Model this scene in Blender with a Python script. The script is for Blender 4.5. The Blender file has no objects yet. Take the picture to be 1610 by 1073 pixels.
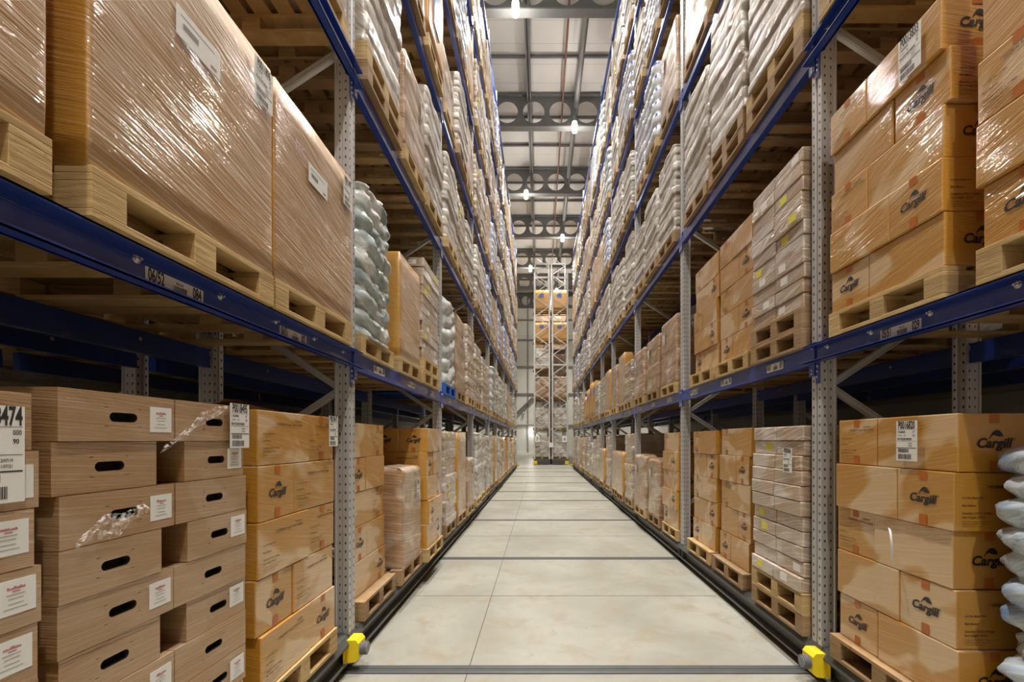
import bpy, bmesh, math, random
from mathutils import Vector, Matrix, noise as mnoise

S = bpy.context.scene
COL = S.collection
PI = math.pi

# ------------------------------------------------------------------ camera
CAMH = 1.6
FPX, VPX, VPY = 690.0, 849.5, 692.0
cam_d = bpy.data.cameras.new('camera')
cam = bpy.data.objects.new('camera', cam_d)
COL.objects.link(cam)
cam.location = (0, 0, CAMH)
cam.rotation_euler = (PI / 2, 0, 0)
cam_d.sensor_width = 36.0
cam_d.lens = FPX / 1610 * 36.0
cam_d.shift_x = -(VPX - 805.0) / 1610
cam_d.shift_y = (VPY - 536.5) / 1610
cam_d.clip_start = 0.05
cam_d.clip_end = 200
S.camera = cam

# ------------------------------------------------------------------ world, exposure
w = bpy.data.worlds.new('world')
S.world = w
w.use_nodes = True
w.node_tree.nodes['Background'].inputs[0].default_value = (0.9, 0.95, 1.0, 1)
w.node_tree.nodes['Background'].inputs[1].default_value = 0.02
S.view_settings.view_transform = 'Standard'
S.view_settings.look = 'None'
S.view_settings.gamma = 1.0
S.view_settings.use_curve_mapping = False
S.view_settings.exposure = 0.0
LAMP_W = 4900.0
LAMP_COL = (1.0, 0.955, 0.88)
try:
    S.cycles.use_denoising = True
    S.cycles.max_bounces = 8
    S.cycles.diffuse_bounces = 6
    S.cycles.glossy_bounces = 3
    S.cycles.transparent_max_bounces = 8
    S.cycles.sample_clamp_indirect = 6.0
    S.cycles.caustics_reflective = False
    S.cycles.caustics_refractive = False
except Exception:
    pass

# ------------------------------------------------------------------ node helpers
def new_mat(name):
    m = bpy.data.materials.new(name)
    m.use_nodes = True
    nt = m.node_tree
    nt.nodes.clear()
    out = nt.nodes.new('ShaderNodeOutputMaterial')
    bs = nt.nodes.new('ShaderNodeBsdfPrincipled')
    nt.links.new(bs.outputs[0], out.inputs[0])
    return m, nt, bs

def setin(nt, sock, v):
    if hasattr(v, 'is_output') or isinstance(v, bpy.types.NodeSocket):
        nt.links.new(v, sock)
    else:
        if isinstance(v, tuple) and len(v) == 3 and sock.type == 'RGBA':
            v = (*v, 1)
        sock.default_value = v

def mth(nt, op, a, b=0.0, c=None, clamp=False):
    n = nt.nodes.new('ShaderNodeMath')
    n.operation = op
    n.use_clamp = clamp
    setin(nt, n.inputs[0], a)
    setin(nt, n.inputs[1], b)
    if c is not None:
        setin(nt, n.inputs[2], c)
    return n.outputs[0]

def mixc(nt, f, a, b, mode='MIX'):
    n = nt.nodes.new('ShaderNodeMix')
    n.data_type = 'RGBA'
    n.blend_type = mode
    setin(nt, n.inputs[0], f)
    setin(nt, n.inputs[6], a)
    setin(nt, n.inputs[7], b)
    return n.outputs[2]

def ramp(nt, f, lo, hi):
    n = nt.nodes.new('ShaderNodeMapRange')
    n.clamp = True
    setin(nt, n.inputs[0], f)
    n.inputs[1].default_value = lo
    n.inputs[2].default_value = hi
    return n.outputs[0]

def noise_n(nt, vec, scale, detail=3.0, rough=0.5, dist=0.0):
    n = nt.nodes.new('ShaderNodeTexNoise')
    n.inputs['Scale'].default_value = scale
    n.inputs['Detail'].default_value = detail
    n.inputs['Roughness'].default_value = rough
    n.inputs['Distortion'].default_value = dist
    nt.links.new(vec, n.inputs['Vector'])
    return n.outputs[0]

def comb(nt, x, y, z):
    n = nt.nodes.new('ShaderNodeCombineXYZ')
    setin(nt, n.inputs[0], x)
    setin(nt, n.inputs[1], y)
    setin(nt, n.inputs[2], z)
    return n.outputs[0]

def pos_n(nt):
    return nt.nodes.new('ShaderNodeNewGeometry').outputs['Position']

def obj_n(nt):
    return nt.nodes.new('ShaderNodeTexCoord').outputs['Object']

def sep(nt, v):
    n = nt.nodes.new('ShaderNodeSeparateXYZ')
    nt.links.new(v, n.inputs[0])
    return n.outputs

def rnd_n(nt):
    return nt.nodes.new('ShaderNodeObjectInfo').outputs['Random']

def bump_n(nt, h, strength, dist):
    n = nt.nodes.new('ShaderNodeBump')
    n.inputs['Strength'].default_value = strength
    n.inputs['Distance'].default_value = dist
    nt.links.new(h, n.inputs['Height'])
    return n.outputs[0]

def plain(name, col, rough=0.5, metal=0.0, var=0.06, scale=9.0, coat=0.0):
    m, nt, bs = new_mat(name)
    p = pos_n(nt)
    n = noise_n(nt, p, scale, 4)
    c2 = tuple(max(0, c * (1 - var * 3)) for c in col)
    c1 = tuple(min(1, c * (1 + var)) for c in col)
    nt.links.new(mixc(nt, n, c2, c1), bs.inputs['Base Color'])
    bs.inputs['Roughness'].default_value = rough
    bs.inputs['Metallic'].default_value = metal
    bs.inputs['Coat Weight'].default_value = coat
    return m

def film_mat(name, base, base2, milk=(0.74, 0.69, 0.63), streak=0.5, patch=0.35, tilt=0.16, lines=62.0,
             bump=0.5, coat=1.0, crough=0.1, wrinkle=0.3, wscale=5.0, under=None, seam=0.0, rough=0.5, diag=0.0, ends=None, endf=1.0):
    """cardboard (or sacks) under tightly drawn clear film: pale streaks, milky doubled patches, glossy wrinkled coat"""
    m, nt, bs = new_mat(name)
    p = pos_n(nt)
    x, y, z = sep(nt, p)
    u = mth(nt, 'ADD', x, y)
    wob = noise_n(nt, p, 1.6, 2)
    v = mth(nt, 'ADD', z, mth(nt, 'MULTIPLY', u, tilt))
    v = mth(nt, 'ADD', v, mth(nt, 'MULTIPLY', wob, 0.04 + diag))
    d = mth(nt, 'SUBTRACT', x, y)
    vec = comb(nt, mth(nt, 'MULTIPLY', u, 1.1), mth(nt, 'MULTIPLY', d, 1.1), mth(nt, 'MULTIPLY', v, lines))
    s = noise_n(nt, vec, 1.0, 3.0, 0.6)
    s2 = ramp(nt, s, 0.50, 0.70)
    big = noise_n(nt, comb(nt, mth(nt, 'MULTIPLY', u, 1.0), mth(nt, 'MULTIPLY', d, 1.0), mth(nt, 'MULTIPLY', v, 2.4)), 1.35, 2.0, 0.5, 0.6)
    pm = ramp(nt, big, 0.51, 0.57)
    brd = noise_n(nt, obj_n(nt), 2.2, 4)
    rv = rnd_n(nt)
    bc = mixc(nt, brd, base, base2)
    if under is not None:
        um = ramp(nt, noise_n(nt, p, 4.0, 3), 0.5, 0.66)
        bc = mixc(nt, um, bc, under)
    bc = mixc(nt, mth(nt, 'MULTIPLY', rv, 0.22), bc, tuple(c * 0.72 for c in base))
    f = mth(nt, 'ADD', mth(nt, 'MULTIPLY', s2, streak), mth(nt, 'MULTIPLY', pm, patch), clamp=True)
    if ends is not None:
        # the ends of these boxes are single-wrapped: bare board colour, hardly any doubled film
        nx = sep(nt, nt.nodes.new('ShaderNodeNewGeometry').outputs['True Normal'])[1]
        e = ramp(nt, mth(nt, 'ABSOLUTE', nx), 0.6, 0.8)
        bc = mixc(nt, e, bc, ends)
        f = mth(nt, 'MULTIPLY', f, mth(nt, 'SUBTRACT', 1.0, mth(nt, 'MULTIPLY', e, 1.0 - endf)))
    col = mixc(nt, f, bc, milk)
    nt.links.new(col, bs.inputs['Base Color'])
    bs.inputs['Roughness'].default_value = rough
    wr = noise_n(nt, comb(nt, mth(nt, 'MULTIPLY', u, 0.7), mth(nt, 'MULTIPLY', d, 0.7), mth(nt, 'MULTIPLY', v, 3.2)), wscale, 4.0, 0.62, 0.8)
    h = mth(nt, 'ADD', mth(nt, 'MULTIPLY', s, 0.35), mth(nt, 'MULTIPLY', wr, wrinkle * 4))
    bn = bump_n(nt, h, bump, 0.02)
    bs.inputs['Coat Weight'].default_value = coat
    bs.inputs['Coat Roughness'].default_value = crough
    bs.inputs['Coat IOR'].default_value = 1.65
    nt.links.new(bn, bs.inputs['Coat Normal'])
    nt.links.new(bump_n(nt, h, bump * 0.35, 0.02), bs.inputs['Normal'])
    return m

def wood_mat(name, c1, c2, c3, grey=0.0):
    m, nt, bs = new_mat(name)
    o = obj_n(nt)
    x, y, z = sep(nt, o)
    p = pos_n(nt)
    rv = rnd_n(nt)
    g = noise_n(nt, comb(nt, mth(nt, 'ADD', mth(nt, 'MULTIPLY', x, 7), mth(nt, 'MULTIPLY', rv, 30)), mth(nt, 'MULTIPLY', y, 7), mth(nt, 'MULTIPLY', z, 70)), 1.0, 4, 0.6, 0.5)
    big = noise_n(nt, p, 2.6, 3)
    col = mixc(nt, ramp(nt, g, 0.3, 0.72), c1, c2)
    col = mixc(nt, mth(nt, 'MULTIPLY', ramp(nt, big, 0.45, 0.75), 0.55), col, c3)
    col = mixc(nt, mth(nt, 'MULTIPLY', mth(nt, 'POWER', rv, 2.0), 0.5), col, tuple(c * 0.6 for c in c2))
    st = noise_n(nt, p, 13.0, 4, 0.65)
    col = mixc(nt, mth(nt, 'MULTIPLY', ramp(nt, st, 0.66, 0.72), 0.55), col, (0.05, 0.035, 0.025))
    nt.links.new(col, bs.inputs['Base Color'])
    bs.inputs['Roughness'].default_value = 0.75
    nt.links.new(bump_n(nt, g, 0.25, 0.01), bs.inputs['Normal'])
    return m

def steel_perf(name):
    """galvanised upright with rows of punched holes (dark openings)"""
    m, nt, bs = new_mat(name)
    o = obj_n(nt)
    x, y, z = sep(nt, o)
    nx, ny, nz = sep(nt, nt.nodes.new('ShaderNodeNewGeometry').outputs['Normal'])
    isf = mth(nt, 'GREATER_THAN', mth(nt, 'ABSOLUTE', nx), 0.6)
    fz = mth(nt, 'FRACT', mth(nt, 'MULTIPLY', z, 17.0))
    zf = mth(nt, 'LESS_THAN', mth(nt, 'ABSOLUTE', mth(nt, 'SUBTRACT', fz, 0.5)), 0.15)
    cf = mth(nt, 'LESS_THAN', mth(nt, 'ABSOLUTE', mth(nt, 'SUBTRACT', mth(nt, 'ABSOLUTE', y), 0.031)), 0.006)
    ax = mth(nt, 'ABSOLUTE', x)
    cs = mth(nt, 'ADD', mth(nt, 'LESS_THAN', mth(nt, 'ABSOLUTE', mth(nt, 'SUBTRACT', ax, 0.022)), 0.0045),
             mth(nt, 'LESS_THAN', mth(nt, 'ABSOLUTE', mth(nt, 'SUBTRACT', ax, 0.066)), 0.0035))
    colm = mth(nt, 'ADD', mth(nt, 'MULTIPLY', isf, cf), mth(nt, 'MULTIPLY', mth(nt, 'SUBTRACT', 1.0, isf), cs))
    hole = mth(nt, 'MULTIPLY', zf, colm, clamp=True)
    n = noise_n(nt, comb(nt, mth(nt, 'MULTIPLY', x, 30), mth(nt, 'MULTIPLY', y, 30), mth(nt, 'MULTIPLY', z, 3)), 1.0, 4)
    col = mixc(nt, n, (0.44, 0.44, 0.45), (0.64, 0.64, 0.64))
    col = mixc(nt, hole, col, (0.008, 0.008, 0.008))
    nt.links.new(col, bs.inputs['Base Color'])
    nt.links.new(mth(nt, 'MULTIPLY', mth(nt, 'SUBTRACT', 1.0, hole), 0.35), bs.inputs['Metallic'])
    bs.inputs['Roughness'].default_value = 0.42
    return m

M = {}
M['wood'] = wood_mat('pallet_wood', (0.56, 0.39, 0.17), (0.36, 0.225, 0.085), (0.62, 0.48, 0.26))
M['wood_old'] = wood_mat('old_pallet_wood', (0.40, 0.25, 0.115), (0.24, 0.14, 0.06), (0.32, 0.245, 0.165))
M['steel'] = steel_perf('galvanised_upright')
M['brace'] = plain('galvanised_brace', (0.62, 0.62, 0.61), 0.38, 0.4, 0.08)
M['bolt'] = plain('zinc_bolt', (0.75, 0.75, 0.74), 0.25, 0.9)
M['blue'] = plain('blue_beam_paint', (0.014, 0.048, 0.28), 0.32, 0.0, 0.05, 5, 0.4)
M['dark'] = plain('dark_grey_paint', (0.085, 0.085, 0.08), 0.45, 0.0, 0.12)
M['black'] = plain('black_rubber', (0.02, 0.02, 0.02), 0.6)
M['lens'] = plain('grey_lens', (0.11, 0.11, 0.125), 0.35)
M['yellow'] = plain('yellow_paint', (0.78, 0.58, 0.02), 0.4, 0.0, 0.05)
M['white'] = plain('white_label_paper', (0.74, 0.74, 0.72), 0.5, 0, 0.02)
M['ink'] = plain('black_ink', (0.02, 0.018, 0.016), 0.6)
M['grey_ink'] = plain('grey_ink', (0.22, 0.21, 0.21), 0.6)
M['logo_ink'] = plain('dark_logo_ink', (0.025, 0.025, 0.028), 0.5)
M['brown_ink'] = plain('faded_brown_ink', (0.12, 0.065, 0.02), 0.55)
M['red_ink'] = plain('red_ink', (0.45, 0.05, 0.05), 0.6)
M['pink_ink'] = plain('faded_violet_ink', (0.55, 0.36, 0.45), 0.5)
M['tape'] = plain('orange_tape', (0.46, 0.135, 0.022), 0.35)
M['ytag'] = plain('yellow_sticker', (0.75, 0.66, 0.08), 0.5)
M['bluetag'] = plain('blue_sticker', (0.03, 0.13, 0.50), 0.35)
M['bluepal'] = plain('blue_pallet_paint', (0.02, 0.11, 0.48), 0.5, 0, 0.08)
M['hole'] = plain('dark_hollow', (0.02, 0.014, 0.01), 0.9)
M['ochre'] = film_mat('ochre_carton', (0.50, 0.245, 0.028), (0.42, 0.19, 0.016), (0.72, 0.58, 0.40), 0.22, 0.5, 0.2, 120, 0.6, 1.0, 0.05, 0.2, 3.0, ends=(0.50, 0.235, 0.024), endf=0.15)
M['tall'] = film_mat('tall_carton_board', (0.44, 0.25, 0.09), (0.36, 0.19, 0.06), (0.68, 0.58, 0.47), 0.6, 0.25, 0.17, 100, 0.7, 1.0, 0.045, 0.2, 4.0, ends=(0.52, 0.26, 0.03), endf=0.15)
M['ochre_plain'] = film_mat('bare_ochre_carton', (0.54, 0.26, 0.035), (0.46, 0.21, 0.026), (0.62, 0.42, 0.18), 0.08, 0.05, 0.05, 60, 0.15, 0.5, 0.2, 0.15, 3.0)
M['tray'] = film_mat('brown_tray_carton', (0.36, 0.205, 0.08), (0.29, 0.155, 0.055), (0.66, 0.55, 0.44), 0.22, 0.12, 0.06, 170, 1.0, 1.0, 0.04, 0.2, 4.0)
M['giant'] = film_mat('brown_giant_carton', (0.41, 0.225, 0.08), (0.33, 0.17, 0.055), (0.70, 0.60, 0.49), 0.8, 0.10, 0.17, 105, 0.8, 0.8, 0.045, 0.16, 4.0, ends=(0.48, 0.235, 0.03), endf=0.12)
M['brown'] = film_mat('brown_wrapped_carton', (0.38, 0.225, 0.115), (0.30, 0.17, 0.08), (0.64, 0.57, 0.50), 0.55, 0.42, 0.12, 70, 0.7, 0.7, 0.05, 0.3, 4.0)
M['white_film'] = film_mat('white_wrapped_carton', (0.45, 0.34, 0.25), (0.36, 0.26, 0.18), (0.70, 0.66, 0.62), 0.75, 0.42, 0.24, 80, 0.9, 1.0, 0.05, 0.34, 5.0, under=(0.40, 0.25, 0.13))
M['silver'] = film_mat('silver_film', (0.50, 0.46, 0.41), (0.38, 0.335, 0.28), (0.70, 0.68, 0.66), 0.65, 0.5, 0.6, 58, 0.9, 0.7, 0.05, 0.4, 4.0, under=(0.38, 0.29, 0.20), diag=0.25)
M['clear'] = film_mat('pale_green_film', (0.50, 0.54, 0.54), (0.42, 0.47, 0.47), (0.72, 0.74, 0.74), 0.5, 0.5, 0.5, 26, 0.7, 1.0, 0.06, 0.4, 4.0, under=(0.30, 0.38, 0.40), diag=0.2)
M['bluebag'] = film_mat('blue_bag_film', (0.42, 0.50, 0.58), (0.32, 0.41, 0.50), (0.70, 0.73, 0.75), 0.4, 0.5, 0.5, 24, 0.9, 1.0, 0.06, 0.5, 5.0, under=(0.12, 0.24, 0.46), diag=0.2)
M['tealbag'] = film_mat('teal_bag_film', (0.42, 0.49, 0.50), (0.30, 0.38, 0.41), (0.76, 0.78, 0.77), 0.5, 0.7, 0.6, 20, 0.8, 1.0, 0.06, 0.4, 3.5, under=(0.07, 0.15, 0.19), diag=0.25)

def bottle_mat():
    m, nt, bs = new_mat('bottle_film')
    o = obj_n(nt)
    x, y, z = sep(nt, o)
    fz = mth(nt, 'FRACT', mth(nt, 'MULTIPLY', z, 1 / 0.235))
    cap = mth(nt, 'GREATER_THAN', fz, 0.62)
    th = mth(nt, 'FRACT', mth(nt, 'MULTIPLY', mth(nt, 'ADD', x, y), 9.5))
    spot = mth(nt, 'LESS_THAN', mth(nt, 'ABSOLUTE', mth(nt, 'SUBTRACT', th, 0.5)), 0.34)
    f = mth(nt, 'MULTIPLY', cap, spot)
    n = noise_n(nt, o, 9.0, 3)
    c = mixc(nt, n, (0.55, 0.60, 0.68), (0.78, 0.80, 0.82))
    nt.links.new(mixc(nt, f, c, (0.03, 0.10, 0.50)), bs.inputs['Base Color'])
    bs.inputs['Roughness'].default_value = 0.3
    bs.inputs['Coat Weight'].default_value = 1.0
    bs.inputs['Coat Roughness'].default_value = 0.1
    nt.links.new(bump_n(nt, noise_n(nt, o, 14.0, 3), 0.6, 0.02), bs.inputs['Coat Normal'])
    return m
M['bottle'] = bottle_mat()

def scrap_mat():
    m, nt, bs = new_mat('loose_film')
    bs.inputs['Base Color'].default_value = (0.85, 0.84, 0.83, 1)
    bs.inputs['Roughness'].default_value = 0.15
    n = noise_n(nt, pos_n(nt), 70.0, 3)
    nt.links.new(ramp(nt, n, 0.40, 0.85), bs.inputs['Alpha'])
    bs.inputs['Coat Weight'].default_value = 1.0
    return m
M['scrap'] = scrap_mat()

def floor_mat():
    m, nt, bs = new_mat('concrete_floor')
    p = pos_n(nt)
    a = noise_n(nt, p, 0.8, 5, 0.6, 0.6)
    b = noise_n(nt, p, 3.5, 6, 0.65, 0.4)
    c = noise_n(nt, p, 40.0, 3)
    col = mixc(nt, ramp(nt, a, 0.3, 0.7), (0.215, 0.21, 0.175), (0.34, 0.333, 0.29))
    col = mixc(nt, mth(nt, 'MULTIPLY', ramp(nt, b, 0.50, 0.68), 0.8), col, (0.25, 0.21, 0.145))
    sp = noise_n(nt, p, 7.0, 5, 0.7, 1.0)
    col = mixc(nt, mth(nt, 'MULTIPLY', ramp(nt, sp, 0.665, 0.72), 0.6), col, (0.14, 0.14, 0.145))
    col = mixc(nt, mth(nt, 'MULTIPLY', c, 0.1), col, (0.3, 0.29, 0.26))
    nt.links.new(col, bs.inputs['Base Color'])
    nt.links.new(mth(nt, 'ADD', mth(nt, 'MULTIPLY', b, 0.25), 0.22), bs.inputs['Roughness'])
    bs.inputs['Specular IOR Level'].default_value = 0.5
    return m
M['floor'] = floor_mat()
M['joint'] = plain('floor_joint', (0.055, 0.055, 0.055), 0.6)
M['rail'] = plain('steel_floor_rail', (0.12, 0.125, 0.13), 0.35, 0.3, 0.1)

def panel_mat(name, c, axis, period, groove=0.02, axis2=None, period2=1.0):
    m, nt, bs = new_mat(name)
    p = sep(nt, pos_n(nt))
    f = mth(nt, 'FRACT', mth(nt, 'MULTIPLY', p[axis], 1.0 / period))
    g = mth(nt, 'LESS_THAN', f, groove)
    if axis2 is not None:
        f2 = mth(nt, 'FRACT', mth(nt, 'MULTIPLY', p[axis2], 1.0 / period2))
        g = mth(nt, 'MAXIMUM', g, mth(nt, 'LESS_THAN', f2, groove * 0.6))
    n = noise_n(nt, pos_n(nt), 1.2, 3)
    col = mixc(nt, n, tuple(x * 0.9 for x in c), c)
    nt.links.new(mixc(nt, g, col, tuple(x * 0.55 for x in c)), bs.inputs['Base Color'])
    bs.inputs['Roughness'].default_value = 0.5
    return m
M['ceiling'] = panel_mat('roof_deck', (0.66, 0.645, 0.61), 1, 0.9, 0.02)
M['wall'] = panel_mat('wall_panel', (0.70, 0.70, 0.64), 2, 3.0, 0.012, 0, 1.15)
M['roofsteel'] = plain('grey_roof_steel', (0.135, 0.135, 0.13), 0.55, 0, 0.1, 3)
M['pipe_red'] = plain('rust_red_pipe', (0.22, 0.09, 0.06), 0.5)
M['pipe_grey'] = plain('grey_duct', (0.22, 0.22, 0.22), 0.45)

def emit_mat(name, col, st):
    m, nt, bs = new_mat(name)
    bs.inputs['Base Color'].default_value = (0.9, 0.9, 0.9, 1)
    bs.inputs['Emission Color'].default_value = (*col, 1)
    bs.inputs['Emission Strength'].default_value = st
    return m
M['glow'] = emit_mat('lamp_glow', (1.0, 0.97, 0.92), 14.0)

# ------------------------------------------------------------------ mesh helpers
_txt = {}
def text_geo(s, bold=0.0):
    k = (s, bold)
    if k not in _txt:
        cu = bpy.data.curves.new('t', 'FONT')
        cu.body = s
        cu.size = 1.0
        cu.offset = bold
        cu.resolution_u = 3
        ob = bpy.data.objects.new('t', cu)
        COL.objects.link(ob)
        dg = bpy.context.evaluated_depsgraph_get()
        me = bpy.data.meshes.new_from_object(ob.evaluated_get(dg))
        vs = [(v.co.x, v.co.y) for v in me.vertices]
        fs = [tuple(p.vertices) for p in me.polygons]
        bpy.data.meshes.remove(me)
        bpy.data.objects.remove(ob)
        bpy.data.curves.remove(cu)
        wdt = max((v[0] for v in vs), default=0) - min((v[0] for v in vs), default=0)
        x0 = min((v[0] for v in vs), default=0)
        vs = [(v[0] - x0, v[1]) for v in vs]
        _txt[k] = (vs, fs, wdt)
    return _txt[k]

class MB:
    def __init__(self):
        self.v, self.f, self.m = [], [], []
    def add(self, vs, fs, mi=0):
        o = len(self.v)
        self.v += [tuple(v) for v in vs]
        for f in fs:
            self.f.append(tuple(i + o for i in f))
            self.m.append(mi)
    def box(self, x0, x1, y0, y1, z0, z1, mi=0):
        if x0 > x1: x0, x1 = x1, x0
        if y0 > y1: y0, y1 = y1, y0
        if z0 > z1: z0, z1 = z1, z0
        self.add([(x0, y0, z0), (x1, y0, z0), (x1, y1, z0), (x0, y1, z0), (x0, y0, z1), (x1, y0, z1), (x1, y1, z1), (x0, y1, z1)],
                 [(0, 3, 2, 1), (4, 5, 6, 7), (0, 1, 5, 4), (1, 2, 6, 5), (2, 3, 7, 6), (3, 0, 4, 7)], mi)
    def prism(self, pts, axis, l0, l1, mi=0):
        n = len(pts)
        def P(a, b, l):
            return {0: (l, a, b), 1: (a, l, b), 2: (a, b, l)}[axis]
        vs = [P(a, b, l0) for a, b in pts] + [P(a, b, l1) for a, b in pts]
        fs = [(i, (i + 1) % n, n + (i + 1) % n, n + i) for i in range(n)]
        fs += [tuple(range(n - 1, -1, -1)), tuple(range(n, 2 * n))]
        self.add(vs, fs, mi)
    def cyl(self, p0, p1, r, n=12, mi=0, r1=None):
        p0, p1 = Vector(p0), Vector(p1)
        r1 = r if r1 is None else r1
        d = (p1 - p0).normalized()
        a = d.orthogonal().normalized()
        b = d.cross(a)
        vs = [p0 + (a * math.cos(2 * PI * i / n) + b * math.sin(2 * PI * i / n)) * r for i in range(n)]
        vs += [p1 + (a * math.cos(2 * PI * i / n) + b * math.sin(2 * PI * i / n)) * r1 for i in range(n)]
        fs = [(i, (i + 1) % n, n + (i + 1) % n, n + i) for i in range(n)]
        fs += [tuple(range(n - 1, -1, -1)), tuple(range(n, 2 * n))]
        self.add(vs, fs, mi)
    def bar(self, p0, p1, wd, th, up=(0, 1, 0), mi=0):
        p0, p1 = Vector(p0), Vector(p1)
        d = (p1 - p0).normalized()
        a = Vector(up)
        a = (a - d * a.dot(d)).normalized()
        b = d.cross(a)
        q = [(wd / 2, th / 2), (-wd / 2, th / 2), (-wd / 2, -th / 2), (wd / 2, -th / 2)]
        vs = [p0 + a * i + b * j for i, j in q] + [p1 + a * i + b * j for i, j in q]
        self.add(vs, [(0, 1, 5, 4), (1, 2, 6, 5), (2, 3, 7, 6), (3, 0, 4, 7), (3, 2, 1, 0), (4, 5, 6, 7)], mi)
    def rect(self, o, u, v, u0, u1, v0, v1, mi=0):
        o, u, v = Vector(o), Vector(u), Vector(v)
        self.add([o + u * u0 + v * v0, o + u * u1 + v * v0, o + u * u1 + v * v1, o + u * u0 + v * v1], [(0, 1, 2, 3)], mi)
    def text(self, s, o, u, v, size, xs=1.0, bold=0.0, shear=0.0, mi=0, align='L', wmax=None):
        vs, fs, wd = text_geo(s, bold)
        if wmax and wd * size * xs > wmax:
            xs = wmax / (wd * size)
        o, u, v = Vector(o), Vector(u), Vector(v)
        sh = {'L': 0, 'C': -wd / 2, 'R': -wd}[align]
        self.add([o + u * ((a + sh + shear * b) * size * xs) + v * (b * size) for a, b in vs], fs, mi)
    def mesh(self, name, mats, smooth=False, bevel=0.0, recalc=True):
        me = bpy.data.meshes.new(name)
        me.from_pydata(self.v, [], self.f)
        for k in (mats if isinstance(mats, (list, tuple)) else [mats]):
            me.materials.append(M[k])
        me.polygons.foreach_set('material_index', self.m)
        if recalc or bevel:
            bm = bmesh.new()
            bm.from_mesh(me)
            if bevel:
                bmesh.ops.bevel(bm, geom=list(bm.edges), offset=bevel, segments=2, profile=0.5, affect='EDGES')
            if recalc:
                bmesh.ops.recalc_face_normals(bm, faces=list(bm.faces))
            bm.to_mesh(me)
            bm.free()
        if smooth:
            me.polygons.foreach_set('use_smooth', [True] * len(me.polygons))
        me.update()
        return me
    def obj(self, name, mats, parent=None, loc=(0, 0, 0), rz=0.0, **k):
        return put(name, self.mesh(name, mats, **k), parent, loc, rz)

def put(name, me, parent=None, loc=(0, 0, 0), rz=0.0):
    o = bpy.data.objects.new(name, me)
    COL.objects.link(o)
    o.location = loc
    o.rotation_euler = (0, 0, rz)
    if parent is not None:
        o.parent = parent
    return o

def tag(o, label, cat, group=None):
    o['label'] = label
    o['category'] = cat
    if group:
        o['group'] = group
    return o

def thing(name, label, cat, loc=(0, 0, 0), rz=0.0, group=None):
    o = bpy.data.objects.new(name, None)
    o.empty_display_size = 0.1
    COL.objects.link(o)
    o.location = loc
    o.rotation_euler = (0, 0, rz)
    return tag(o, label, cat, group)

KIDS = {}
def kids(o):
    return list(o.children)

def copy_tree(o, parent=None):
    c = o.copy()
    COL.objects.link(c)
    c.parent = parent
    for ch in kids(o):
        copy_tree(ch, c)
    return c

def struct(o):
    o['kind'] = 'structure'
    return o

UP = (0, 0, 1)
# face frames: outward normal key -> (normal, u to the viewer's right)
FACE = {'+x': ((1, 0, 0), (0, 1, 0)), '-x': ((-1, 0, 0), (0, -1, 0)), '+y': ((0, 1, 0), (-1, 0, 0)), '-y': ((0, -1, 0), (1, 0, 0))}

# ------------------------------------------------------------------ layout of the racks
A_L, A_R = 1.34, 1.845            # aisle centre line to the front of the posts
SGN = {'L': -1, 'R': 1}
AF = {'L': A_L, 'R': A_R}
P_, PS_ = 2.8, 2.02
def posts(y1):
    ys = [y1 - P_, y1, y1 + P_, y1 + 2 * P_, y1 + 3 * P_]
    ys.append(ys[-1] + PS_)
    for _ in range(4):
        ys.append(ys[-1] + P_)
    return ys
POST = {'L': posts(3.12), 'R': posts(2.93)}
GZ = 0.25
LV = [GZ, 2.233, 4.27, 6.12, 7.95, 9.9, 12.0]
DEPTH = 1.05
BH = 0.13

def proj(x, y, z):
    if y < 0.06:
        return None
    return (VPX + FPX * x / y, VPY - FPX * (z - CAMH) / y)

def seen(x0, x1, y0, y1, z0, z1, m=4):
    us, vs = [], []
    for x in (x0, x1):
        for y in (max(y0, 0.1), max(y1, 0.1)):
            for z in (z0, z1):
                u, v = proj(x, y, z)
                us.append(u)
                vs.append(v)
    return max(us) > m and min(us) < 1610 - m and max(vs) > m and min(vs) < 1073 - m

# ------------------------------------------------------------------ the hall
HX0, HX1, HY0, HY1, HZ = -7.0, 7.4, -8.0, 44.0, 16.25
b = MB()
b.box(HX0, HX1, HY0, HY1, -0.2, 0.0)
struct(b.obj('floor', 'floor'))
b = MB()
b.box(HX0, HX1, HY0, HY1, HZ, HZ + 0.2)
struct(b.obj('ceiling', 'ceiling'))
for nm, a in (('wall_left', (HX0 - 0.2, HX0, HY0, HY1)), ('wall_right', (HX1, HX1 + 0.2, HY0, HY1)),
              ('wall_back', (HX0, HX1, HY1, HY1 + 0.2)), ('wall_front', (HX0, HX1, HY0 - 0.2, HY0))):
    b = MB()
    b.box(a[0], a[1], a[2], a[3], 0, HZ)
    struct(b.obj(nm, 'wall'))
b = MB()
b.box(HX0, HX1, HY1 - 0.12, HY1, 0, 0.32)
struct(b.obj('baseboard_back', 'wall'))
# wall rails, posts and a diagonal brace on the back wall
k = 1
for z in (3.05, 6.2, 8.9, 11.6, 13.6):
    b = MB()
    b.box(HX0, HX1, HY1 - 0.16, HY1, z - 0.07, z + 0.07)
    struct(b.obj('trim_%d' % k, 'pipe_grey'))
    k += 1
for x in (-4.6, -1.25):
    b = MB()
    b.box(x - 0.05, x + 0.05, HY1 - 0.1, HY1, 0.3, HZ)
    struct(b.obj('trim_%d' % k, 'pipe_grey'))
    k += 1
b = MB()
b.bar((-2.6, HY1 - 0.3, 4.0), (0.4, HY1 - 0.3, 6.9), 0.18, 0.18)
struct(b.obj('trim_%d' % k, 'roofsteel'))

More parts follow.
